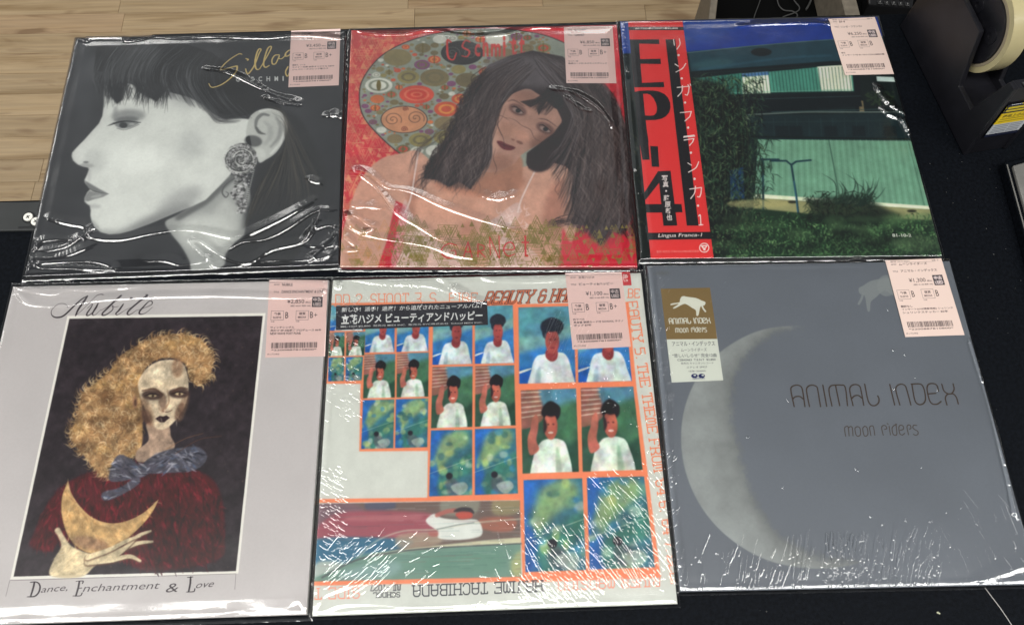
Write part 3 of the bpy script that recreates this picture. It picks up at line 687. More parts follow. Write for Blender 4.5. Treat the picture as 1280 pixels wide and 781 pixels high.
    C.poly(fo([(560, 190), (640, 240), (640, 300), (600, 296), (560, 262), (520, 330), (512, 300), (540, 262), (480, 290), (430, 262), (500, 250), (548, 220)]), (44, 34, 36), .9, 3)
    C.hair([fo([(600, 190), (540, 240), (450, 268)]), fo([(620, 200), (560, 260), (520, 320)]), fo([(640, 220), (600, 280), (560, 330)])], 60, 2.2, [(38, 28, 30), (62, 50, 50)], .8, 4, 66, .7)
    C.hair([[(672, 560), (620, 575), (600, 590)], [(700, 600), (650, 596), (608, 606)]], 20, 2.4, [HB], .8, 5, 2, .7)
    C.hair([[(372, 290), (320, 340), (270, 380), (240, 430)], [(360, 330), (300, 380), (260, 400), (236, 470)]], 18, 1.6, [HB, (80, 66, 64)], .6, 12, 5, .8)
    C.hair([[(480, 190), (420, 250), (380, 330), (340, 420), (300, 470)], [(560, 160), (500, 220), (470, 300), (440, 380), (400, 490)]], 160, 2.6, [(84, 68, 66), (46, 36, 38), (110, 96, 94)], .5, 22, 41, .4)
    C.hair([[(600, 150), (690, 240), (700, 360), (690, 480), (660, 590)], [(700, 200), (790, 320), (800, 440), (790, 560), (740, 640)]], 260, 2.6, [(84, 66, 62), (40, 30, 32), (118, 104, 102), (60, 48, 46)], .5, 24, 42, .4)
    rg = np.random.default_rng(77); edge = spl([(445, 176), (400, 232), (372, 292), (345, 345), (305, 412), (275, 468)], 12); edge2 = spl([(712, 205), (762, 250), (794, 335), (815, 430), (828, 520), (822, 590), (770, 620)], 12)
    for E_, sx in ((edge, -1), (edge2, 1)):
        for k in range(170):
            p = E_[rg.integers(0, len(E_) - 6)] + rg.normal(0, 4, 2); L = 30 + 60 * rg.random(); w = 7 + 9 * rg.random(); tt = np.linspace(0, 1, 9); f = rg.random() * 6
            q = np.stack([p[0] + sx * (10 * tt + w * .6 * np.sin(tt * 7 + f)) - (22 * tt if sx < 0 else -4 * tt), p[1] + L * tt], 1)
            C.stroke(q, (2.4, 2, .4), [(46, 36, 36), (70, 56, 54), (30, 22, 24)][rg.integers(0, 3)], .6, sp=False)
    for k in range(420):
        side = rg.random() < .4; x = (330 + 110 * rg.random()) if side else (665 + 140 * rg.random()); y = (240 + 210 * rg.random()) if side else (250 + 320 * rg.random())
        if side and x < 330 + (450 - y) * .3: continue
        tt = np.linspace(0, 1, 10); f = rg.random() * 6; L = 40 + 50 * rg.random()
        q = np.stack([x + 7 * np.sin(tt * 8 + f) + (-26 * tt if side else 8 * tt), y + L * tt], 1)
        C.stroke(q, (.8, 2.6, .6), [(104, 90, 88), (38, 28, 30), (84, 70, 68), (126, 114, 112)][rg.integers(0, 4)], .5, sp=False)
    C.soften(1.3, .10)
    # foot band of triangles
    C.poly([(640, 600), (660, 640), (700, 612), (740, 660), (775, 612), (838, 640), (842, 712), (630, 712)], (204, 46, 64), .8, 6)
    triangles(C, (190, 592, 640, 702), 330, [(134, 122, 64), (122, 112, 56), (146, 134, 76)], 31, 6, 44, alpha=.8)
    triangles(C, (650, 600, 836, 700), 60, [(134, 122, 64), (150, 136, 76)], 32, 9, 34, alpha=.85)
    triangles(C, (56, 600, 190, 704), 40, [(146, 134, 76), (200, 150, 100)], 33, 9, 34, alpha=.7)
    C.frame(4, 480, 260); r_ = (206, 58, 66)
    C.stroke([(362, 186), (326, 178), (292, 200), (292, 232), (322, 250), (356, 238), (356, 214), (334, 214)], (5, 8, 4), r_, .9)
    C.strokes([[(398, 245), (420, 170), (440, 245)], [(406, 220), (434, 220)], [(470, 245), (470, 180), (500, 190), (500, 210), (474, 214), (505, 245)]], 6, r_, .9)
    C.strokes([[(528, 145), (575, 250)], [(528, 145), (532, 235)], [(575, 140), (578, 250)]], 5, r_, .9)
    C.stroke([(600, 208), (650, 206), (640, 174), (612, 178), (598, 210), (620, 240), (654, 230)], (6, 8, 5), r_, .9)
    C.strokes([[(706, 140), (708, 238), (718, 240)], [(690, 172), (722, 172)]], 9, r_, .9)
    C.noise(.03, 5, 2)
    return C

def art_house():
    """photograph of a night-blue sky, dark house, pale green fence, bamboo and grass"""
    C = Canvas(QUADS[3], N, N, (22, 60, 130), 31).frame(2.296, 760, 0)
    yy = np.linspace(0, 1, N)[:, None]
    C.poly([(30, 55), (800, 40), (800, 130), (30, 150)], (26, 58, 142), 1, 0); C.poly([(30, 55), (420, 50), (300, 120), (40, 150)], (38, 78, 150), .6, 20)
    C.poly([(30, 155), (230, 150), (560, 120), (800, 105), (1000, 760), (60, 760), (30, 240)], (20, 34, 36), 1, 0)
    # eave
    C.poly([(230, 152), (400, 134), (560, 120), (800, 104), (812, 180), (640, 184), (240, 214)], (34, 66, 78), 1, 2)
    C.stroke([(228, 152), (400, 134), (560, 120), (800, 104)], 3, (80, 110, 104), .9, .5, sp=False)
    C.ell(300, 185, 60, 14, (60, 100, 104), .5, 12, rot=-.1); C.ell(440, 150, 30, 12, (14, 24, 28), .9, 3)
    C.poly([(236, 206), (640, 176), (820, 178), (822, 196), (240, 222)], (14, 26, 30), 1, 1)
    # upper wall
    C.poly([(250, 226), (640, 190), (704, 192), (706, 262), (470, 266), (260, 276)], (78, 146, 128), 1, 1)
    C.poly([(250, 226), (384, 210), (392, 270), (256, 276)], (60, 126, 110), 1, 1)
    C.poly([(384, 212), (460, 206), (466, 268), (386, 270)], (226, 234, 208), 1, 1); C.poly([(600, 192), (694, 186), (702, 261), (612, 262)], (230, 236, 212), 1, 1)
    C.poly([(384, 212), (462, 206), (462, 216), (384, 222)], (40, 90, 150), .8, 1)
    for k in range(48):
        x = 258 + k * 9.6; C.stroke([(x, 214 - k * .5), (x + 8, 274 - k * .3)], 1.6, (24, 54, 52), .85)
    C.stroke([(250, 212), (704, 184)], 3, (20, 40, 40)); C.stroke([(256, 270), (706, 257)], 2, (120, 170, 150), .8); C.stroke([(256, 277), (706, 265)], 4, (16, 32, 34))
    C.poly([(700, 190), (720, 190), (732, 320), (712, 320)], (14, 24, 28)); C.poly([(720, 200), (830, 215), (850, 320), (732, 320)], (18, 30, 30), 1, 2)
    C.poly([(770, 220), (828, 222), (830, 236), (772, 234)], (190, 205, 200)); C.poly([(720, 290), (732, 290), (736, 322), (722, 322)], (130, 116, 86))
    rng = np.random.default_rng(4)
    for k in range(60):
        x, y = 740 + 80 * rng.random(), 262 + 40 * rng.random(); C.ell(x, y, 4, 3, (52, 70, 44), .6, 1)
    C.poly([(256, 280), (720, 266), (730, 306), (400, 326), (260, 330)], (16, 26, 30), 1, 1)
    C.stroke([(400, 330), (560, 322), (850, 322)], 5, (104, 118, 112), .85, .8, sp=False); C.stroke([(380, 330), (410, 345)], 4, (120, 130, 120))
    C.poly([(400, 332), (855, 326), (880, 404), (430, 400)], (24, 42, 46), 1, 2); C.stroke([(405, 352), (860, 346)], 3, (40, 60, 60), .7, 1)
    C.stroke([(404, 392), (878, 400)], 5, (14, 26, 26)); C.stroke([(260, 200), (500, 168), (640, 160)], 8, (50, 92, 110), .5, 4); C.stroke([(470, 322), (860, 312)], 3, (60, 84, 84), .7, .6); C.stroke([(260, 290), (726, 276)], 2, (70, 96, 96), .6, .6)
    for x in range(440, 860, 34): C.stroke([(x, 340), (x + 3, 392)], 1.6, (44, 66, 68), .7)
    for x in (480, 520, 620, 700, 790): C.poly([(x, 362), (x + 36, 362), (x + 40, 392), (x + 2, 392)], (16, 28, 32), .8, 1.5)
    # fence of corrugated sheet
    C.poly([(430, 400), (880, 405), (928, 594), (422, 556)], (114, 158, 134), 1, 0)
    for k in range(54):
        x = 432 + k * 8.6; xb = 426 + k * 9.4
        c = (94, 138, 114) if k % 2 else (132, 178, 152); C.stroke([(x, 402), (xb, 560 + k * .62)], 3.4, c, .55, .6)
    C.stroke([(634, 404), (666, 572)], 4, (74, 110, 92)); C.stroke([(862, 406), (908, 590)], 3, (80, 120, 100)); C.stroke([(748, 405), (775, 580)], 2, (130, 176, 150), .7)
    C.poly([(418, 556), (928, 592), (928, 602), (418, 568)], (214, 222, 196)); C.poly([(418, 568), (928, 602), (932, 636), (700, 630), (418, 600)], (150, 150, 108), 1, 2)
    for x, y in ((530, 580), (872, 606)): C.ell(x, y, 14, 4, (30, 34, 28), .9, 1)
    # washing-line posts
    for P in ([(444, 456), (446, 642)], [(440, 458), (490, 458)], [(526, 472), (540, 560), (552, 660)], [(468, 462), (512, 462), (526, 474), (540, 464), (582, 460)]):
        C.stroke(P, 6, (24, 54, 66), .95, .5, sp=False)
    C.stroke([(534, 520), (550, 655)], 3, (40, 100, 130), .9)
    # ground
    C.poly([(250, 600), (420, 598), (560, 612), (700, 622), (940, 632), (985, 760), (250, 760)], (28, 52, 36), 1, 4)
    def leafy(box, n, cols, L, seed, w=3, fn=None, al=.7):
        rg = np.random.default_rng(seed)
        for k in range(n):
            x = box[0] + (box[2] - box[0]) * rg.random(); y = box[1] + (box[3] - box[1]) * rg.random()
            if fn and not fn(x, y): continue
            a = rg.normal(1.2, .8); l = L * (.4 + rg.random())
            C.stroke([(x, y), (x + l * .5 * math.cos(a), y + l * .5 * math.sin(a) * .9), (x + l * math.cos(a + .2), y + l * math.sin(a + .2))], (.6, w, .4), cols[rg.integers(0, len(cols))], al * (.4 + .6 * rg.random()), sp=False)
    leafy((300, 610, 960, 738), 1300, [(58, 100, 58), (90, 138, 84), (18, 34, 24), (118, 160, 100), (14, 24, 20), (44, 82, 52)], 15, 2, 3.4, al=.9)
    leafy((520, 660, 960, 738), 500, [(80, 130, 76), (104, 150, 94), (20, 40, 28)], 11, 6, 3.4, al=.9)
    # shrub by the fence, shadow
    C.poly([(570, 572), (640, 566), (700, 560), (760, 578), (800, 600), (850, 620), (760, 640), (600, 630)], (20, 34, 26), .8, 12)
    leafy((565, 548, 760, 640), 420, [(18, 32, 24), (26, 44, 32), (34, 56, 38), (12, 20, 16)], 20, 17, 3.6, al=.9)
    for k in range(26):
        x0 = 650 + 90 * rng.random(); y0 = 600 - 20 * rng.random(); a = -1.9 + 1.5 * rng.random() ** .7; L = 30 + 90 * rng.random()
        C.stroke([(x0, y0), (x0 + L * .5 * math.cos(a), y0 + L * .5 * math.sin(a)), (x0 + L * math.cos(a - .3), y0 + L * math.sin(a - .3) * .8)], (3, 3, .6), (22, 42, 34), .7)
    # bamboo
    C.poly([(30, 240), (120, 250), (240, 225), (330, 240), (390, 320), (404, 380), (398, 480), (404, 560), (390, 610), (330, 740), (60, 760)], (14, 24, 22), 1, 10)
    for k in range(9): C.stroke([(262 + k * 16, 270), (268 + k * 17, 450), (270 + k * 16, 640)], 2.6, (56, 62, 42), .7)
    C.poly([(350, 490), (388, 480), (392, 570), (352, 572)], (26, 62, 104), .85, 2)
    leafy((236, 215, 440, 620), 1500, [(34, 58, 44), (52, 82, 58), (12, 20, 18), (88, 112, 78), (10, 16, 16), (28, 50, 40)], 26, 3, 3.6, al=.95)
    leafy((40, 240, 120, 700), 200, [(50, 60, 40), (90, 80, 52), (20, 30, 26)], 18, 8, 3.4)
    leafy((400, 380, 470, 560), 90, [(18, 34, 30), (28, 50, 40)], 34, 13, 3.2, al=.9)
    leafy((300, 640, 960, 738), 700, [(120, 168, 104), (70, 118, 72), (150, 190, 126)], 9, 26, 3, al=.95)
    leafy((236, 215, 420, 600), 260, [(112, 132, 96), (84, 104, 74)], 15, 27, 2.4, al=.8)
    for k in range(120):
        C.ell(250 + 200 * rng.random(), 560 + 160 * rng.random(), 3, 2, (96, 98, 70), .6, .6)
    for k in range(60):
        x, y = 290 + 660 * rng.random(), 615 + 120 * rng.random(); C.ell(x, y, 20 + 40 * rng.random(), 8 + 12 * rng.random(), [(16, 28, 22), (92, 128, 84), (14, 24, 22)][k % 3], .32, 9)
    C.ell(430, 585, 90, 12, (176, 170, 120), .6, 6); C.ell(880, 700, 70, 26, (96, 120, 88), .4, 14)
    C.soften(1.2, .10)
    C.text("81-10-2", [(815, 671), (869, 671), (871, 680), (817, 680)], (222, 224, 214), .95, bold=.02)
    C.noise(.03, 4, 2)
    return C

def art_painting():
    """lilac-grey cover with an oil painting: figure with wild golden curls holding a crescent"""
    C = Canvas(QUADS[4], N + 200, N + 200, (196, 192, 191), 41).frame(1.732, 0, 330)
    NN = N + 200
    C.img *= (0.975 + .05 * fbm(NN, NN, 240, C.rng, 3))[..., None]
    C.poly([(146, 112), (575, 106), (516, 669), (22, 682)], (236, 234, 226))
    pic = [(150, 118), (569, 112), (511, 664), (29, 676)]
    C.poly(pic, (50, 42, 47))
    cv = C.cover([C.T(pic)]); M = np.zeros((NN, NN)); M[cv[0]:cv[1], cv[2]:cv[3]] = cv[4]
    n = fbm(NN, NN, 60, C.rng, 5); C.img = C.img * (1 - M[..., None]) + C.img * M[..., None] * (.8 + .4 * n[..., None])
    rng = np.random.default_rng(12)
    def dabs(box, N_, cols, L, w, ang, fn, al=.6):
        for k in range(N_):
            x = box[0] + (box[2] - box[0]) * rng.random(); y = box[1] + (box[3] - box[1]) * rng.random()
            if not fn(x, y): continue
            a = ang(x, y) + rng.normal(0, .35); l = L * (.4 + rng.random())
            C.stroke([(x - l / 2 * math.cos(a), y - l / 2 * math.sin(a)), (x, y + rng.normal(0, 1.5)), (x + l / 2 * math.cos(a), y + l / 2 * math.sin(a))], (w * .3, w * (.5 + rng.random()), w * .3), cols[rng.integers(0, len(cols))], al * (.4 + .6 * rng.random()))
    from_poly = lambda P: (lambda x, y: _inside(P, x, y))
    def _inside(P, x, y):
        r = False; j = len(P) - 1
        for i in range(len(P)):
            if (P[i][1] > y) != (P[j][1] > y) and x < (P[j][0] - P[i][0]) * (y - P[i][1]) / (P[j][1] - P[i][1]) + P[i][0]: r = not r
            j = i
        return r
    def _hm(P):
        cvh = C.cover([C.T(spl(P, 8, True))]); A_ = np.zeros((NN, NN)); A_[cvh[0]:cvh[1], cvh[2]:cvh[3]] = cvh[4]; return A_
    # fur body
    B = [(215, 445), (150, 470), (112, 505), (92, 540), (72, 585), (66, 610), (110, 622), (140, 600), (260, 640), (330, 664), (470, 640), (486, 590), (478, 500), (440, 452), (330, 430)]
    C.poly(B, (84, 24, 32), .95, 5, sp=True)
    dabs((60, 430, 490, 665), 1500, [(120, 30, 40), (92, 22, 32), (62, 20, 28), (146, 44, 52), (50, 26, 32), (104, 44, 44)], 24, 4, lambda x, y: 1.4 + (x - 280) * -.0022, from_poly(B), .7)
    dabs((320, 500, 482, 665), 260, [(40, 22, 28), (70, 20, 26)], 34, 6, lambda x, y: 1.5, from_poly(B), .55)
    # hair
    Hh = [(300, 175), (345, 155), (400, 152), (440, 168), (462, 205), (452, 245), (430, 262), (412, 250), (404, 222), (384, 206), (350, 204), (318, 222), (304, 262), (308, 330), (304, 400), (262, 430), (240, 455), (214, 452), (180, 412), (150, 372), (168, 330), (176, 285), (205, 258), (236, 232), (262, 198)]
    C.poly(Hh, (166, 132, 92), 1, 4, sp=True)
    HM = _hm(Hh)
    for k in range(40): C.ell(160 + 280 * rng.random(), 165 + 270 * rng.random(), 14 + 14 * rng.random(), 12, [(90, 60, 36), (206, 168, 104)][k % 2], .45, 8, tex=HM)
    gold = [(200, 172, 126), (222, 198, 152), (162, 126, 84), (112, 84, 58), (208, 180, 134), (236, 218, 180), (136, 104, 70)]
    inH = from_poly(Hh)
    for k in range(2600):
        x = 145 + 320 * rng.random(); y = 150 + 310 * rng.random()
        if not inH(x, y): continue
        a = rng.random() * 6.28; r = 4 + 6 * rng.random(); t = np.linspace(a, a + 2 + 2 * rng.random(), 6)
        C.stroke(np.stack([x + r * np.cos(t), y + r * np.sin(t)], 1), (.5, 2.2, .5), gold[rng.integers(0, 7)], .55, sp=False)
    for k in range(620):
        i = rng.integers(0, 24); a = rng.random(); x = Hh[i][0] * a + Hh[(i + 1) % 24][0] * (1 - a); y = Hh[i][1] * a + Hh[(i + 1) % 24][1] * (1 - a)
        if 300 < x < 405 and y > 195: continue
        th = math.atan2(y - 300, x - 290) + rng.normal(0, .6); L = 6 + 15 * rng.random()
        C.stroke([(x, y), (x + L * .6 * math.cos(th), y + L * .6 * math.sin(th)), (x + L * math.cos(th + .6), y + L * math.sin(th + .6))], (2, 1.6, .4), gold[rng.integers(0, 4)], .7)
    # neck, face
    C.poly([(318, 345), (362, 345), (370, 372), (378, 396), (350, 420), (300, 428), (296, 405), (322, 380)], (176, 152, 132), 1, 2, sp=True)
    C.poly([(300, 252), (322, 222), (352, 208), (388, 210), (404, 232), (408, 275), (398, 312), (378, 340), (358, 356), (340, 356), (324, 338), (312, 308), (302, 282)], (212, 196, 170), 1, 1.6, sp=True)
    C.ell(318, 320, 12, 34, (136, 104, 78), .6, 7, rot=-.3); C.ell(396, 310, 9, 34, (128, 100, 78), .6, 6, rot=.3); C.ell(384, 224, 12, 22, (160, 120, 90), .6, 5); C.ell(345, 238, 24, 14, (228, 216, 192), .7, 8)
    C.ell(292, 298, 6, 14, (170, 130, 100), .9, 1.5); C.ell(293, 300, 3, 8, (80, 54, 44), .8, 1.5)
    for x, y in ((330, 284), (388, 280)):
        C.ell(x, y - 1, 23, 11, (66, 46, 42), .85, 3.4); C.ell(x, y + 1, 9, 2.6, (196, 178, 140), .95, .8); C.ell(x + 1, y + 1, 3, 2.6, (60, 46, 36), .95, .6)
        C.stroke([(x - 16, y + 1), (x - 2, y - 4), (x + 15, y - 1)], (2, 3.4, 1.6), (40, 28, 28), .9)
    C.stroke([(308, 274), (334, 270), (352, 282)], (3, 5, 3), (84, 58, 46), .8, 1.6); C.stroke([(370, 282), (388, 268), (406, 270)], (3, 5, 3), (84, 58, 46), .8, 1.6)
    C.ell(352, 300, 9, 22, (90, 62, 50), .55, 4); C.ell(318, 330, 10, 18, (92, 64, 52), .6, 4, rot=-.4); C.ell(388, 318, 8, 20, (96, 66, 52), .6, 4, rot=.4)
    C.stroke([(362, 272), (366, 296), (358, 312), (350, 316)], (1.4, 3, 2), (140, 108, 84), .8, 1); C.stroke([(352, 318), (362, 320), (372, 316)], 2, (96, 66, 56), .8)
    C.poly([(336, 334), (346, 328), (353, 330), (360, 327), (368, 332), (356, 342), (346, 342)], (44, 26, 32), .95, .8)
    dabs((300, 210, 405, 350), 90, [(232, 220, 196), (190, 164, 132), (206, 186, 156)], 14, 2.4, lambda x, y: 1.3, lambda x, y: abs(x - 355) < 34 and not (265 < y < 296), .4)
    # bow
    W = [[(300, 434), (262, 412), (244, 430), (236, 466), (262, 470), (300, 458)], [(310, 432), (340, 410), (382, 398), (430, 396), (448, 420), (420, 446), (360, 452), (316, 452)], [(288, 440), (312, 432), (322, 452), (300, 462)], [(296, 458), (262, 482), (222, 494), (226, 512), (262, 500), (302, 474)]]
    for w in W: C.poly(w, (84, 84, 96), .95, 1.6, sp=True)
    dabs((225, 395, 448, 512), 420, [(150, 150, 162), (58, 58, 72), (196, 196, 204), (100, 100, 116), (34, 34, 44), (84, 98, 124)], 18, 4, lambda x, y: .5 * math.sin(x * .05), lambda x, y: any(_inside(w, x, y) for w in W), .75)
    C.stroke([(360, 400), (400, 378), (440, 366)], (1.2, 1), (150, 100, 60), .7); C.stroke([(380, 410), (430, 380), (480, 372)], (1.2, 1), (120, 70, 46), .7)
    # crescent
    out = spl([(146, 470), (133, 510), (136, 555), (152, 596), (184, 622), (222, 624), (262, 604), (300, 572), (328, 540), (344, 508)], 6)
    inn = spl([(344, 508), (310, 538), (272, 556), (236, 560), (200, 548), (172, 522), (154, 494), (146, 470)], 6)
    cres = np.concatenate([out, inn])
    C.poly(cres, (200, 168, 118), 1, .8)
    cr = [tuple(p) for p in cres]
    dabs((130, 465, 346, 628), 420, [(220, 190, 138), (176, 138, 88), (206, 176, 126), (164, 126, 84), (230, 206, 158)], 22, 3.4, lambda x, y: .55 if x > 220 else 1.3, from_poly(cr), .6)
    C.ell(196, 604, 40, 14, (126, 92, 84), .45, 8, rot=.2); C.stroke(out[::5], 1.6, (90, 62, 40), .6)
    # hand
    SKN = (210, 196, 164)
    C.poly([(110, 674), (116, 640), (132, 612), (126, 590), (118, 576), (128, 570), (140, 590), (158, 612), (200, 628), (232, 636), (206, 652), (176, 676)], SKN, 1, 1.2, sp=True)
    for P, w in (([(190, 636), (250, 622), (296, 604), (330, 600)], (15, 12, 9, 5)), ([(200, 640), (250, 630), (296, 590), (326, 577)], (14, 11, 9, 5)), ([(190, 644), (240, 640), (280, 632), (304, 642)], (14, 11, 9, 5)), ([(190, 634), (236, 618), (280, 596), (304, 588)], (12, 10, 8, 4))):
        C.stroke([(p[0], p[1] + 2) for p in P], tuple(q + 3 for q in w), (96, 70, 56), .7, 1)
        C.stroke(P, w, SKN, 1, .6)
    dabs((112, 575, 230, 672), 130, [(228, 216, 186), (178, 158, 124), (160, 132, 100)], 18, 2.4, lambda x, y: -.5, lambda x, y: _inside([(110, 674), (118, 640), (130, 600), (200, 630), (232, 636), (176, 676)], x, y), .5)
    for k in range(160):
        C.ell(150 + 400 * rng.random(), 120 + 540 * rng.random(), .8 + rng.random(), .8 + rng.random(), (150, 120, 90), .4 * rng.random(), tex=M)
    C.img = C.img * (1 - M[..., None]) + gblur(C.img, 1.4) * (1 + .34 * (fbm(NN, NN, 22, C.rng, 5)[..., None] - .5) * 2) * M[..., None]
    # lettering
    C.frame(7.111, 60, 350); k_ = (48, 38, 44)
    for P, w in (([(178, 246), (150, 212), (92, 214), (36, 262), (32, 308), (72, 332), (140, 316), (230, 232), (300, 170), (350, 142)], (3, 4, 4, 6, 14, 16, 14, 8)),
                 ([(350, 142), (320, 190), (270, 260), (245, 316)], (14, 20, 18, 12)), ([(245, 316), (300, 270), (370, 200), (430, 140), (470, 126), (492, 130)], (4, 4, 4, 6, 8)),
                 ([(350, 250), (395, 212), (385, 240), (350, 290), (345, 314), (375, 306), (430, 250), (446, 208)], (4, 6, 14, 12, 6, 4)), ([(446, 208), (415, 262), (395, 300), (415, 312), (470, 262)], (12, 16, 12, 4, 3)),
                 ([(470, 270), (540, 230), (620, 160), (650, 138)], (3, 5, 12, 16)), ([(650, 138), (590, 190), (530, 250), (488, 290), (484, 312), (520, 306), (575, 262), (572, 226), (590, 240), (624, 234)], (16, 16, 14, 10, 5, 4)),
                 ([(624, 268), (670, 212), (640, 260), (604, 296), (620, 308), (690, 264)], (4, 10, 15, 8, 3)), ([(732, 170), (744, 162), (736, 158)], (16, 16)),
                 ([(690, 264), (760, 232), (860, 160), (888, 134), (870, 130)], (3, 4, 8, 10)), ([(880, 136), (800, 200), (720, 270), (706, 302), (730, 306), (790, 266)], (12, 16, 15, 9, 3)),
                 ([(790, 270), (850, 250), (920, 218), (924, 190), (896, 190), (846, 240), (812, 284), (824, 304), (870, 290), (930, 240)], (3, 5, 9, 8, 14, 15, 6, 3))):
        C.stroke(P, w, k_, .95)
    C.frame(4.13, 0, 700)
    C.strokes([[(30, 185), (50, 104), (1216, 68)], [(1218, 68), (1212, 150)]], 2, (90, 80, 84), .8)
    def serifcap(P, w): C.stroke(P, w, k_, .96)
    C.stroke([(178, 112), (172, 140), (158, 186)], (9, 10, 9), k_, .96); C.stroke([(156, 112), (190, 112), (206, 130), (202, 160), (180, 184), (140, 188)], (4, 6, 9, 9, 4), k_, .96)
    C.stroke([(410, 108), (404, 140), (392, 182)], (9, 10, 9), k_, .96); C.stroke([(392, 108), (428, 106), (426, 118)], (3, 5, 6), k_); C.stroke([(402, 144), (422, 142)], 4, k_); C.stroke([(376, 183), (414, 182), (424, 168)], (3, 5, 6), k_)
    C.stroke([(984, 86), (982, 120), (974, 160)], (9, 10, 9), k_, .96); C.stroke([(968, 87), (996, 85)], 4, k_); C.stroke([(962, 163), (1000, 160), (1006, 146)], (3, 5, 6), k_)
    def script(txt, x0, y0, x1, y1, h, sh=12):
        C.text(txt, [(x0 + sh, y0 - h), (x1 + sh, y1 - h), (x1, y1), (x0, y0)], k_, .9, bold=-.004)
    script("ance,", 206, 172, 344, 160, 28, 14); script("nchantment", 426, 162, 816, 146, 38, 18); script("&", 852, 166, 916, 162, 46, 16); script("ove", 1006, 144, 1096, 136, 24, 14)
    C.noise(.012, 5, 2)
    return C

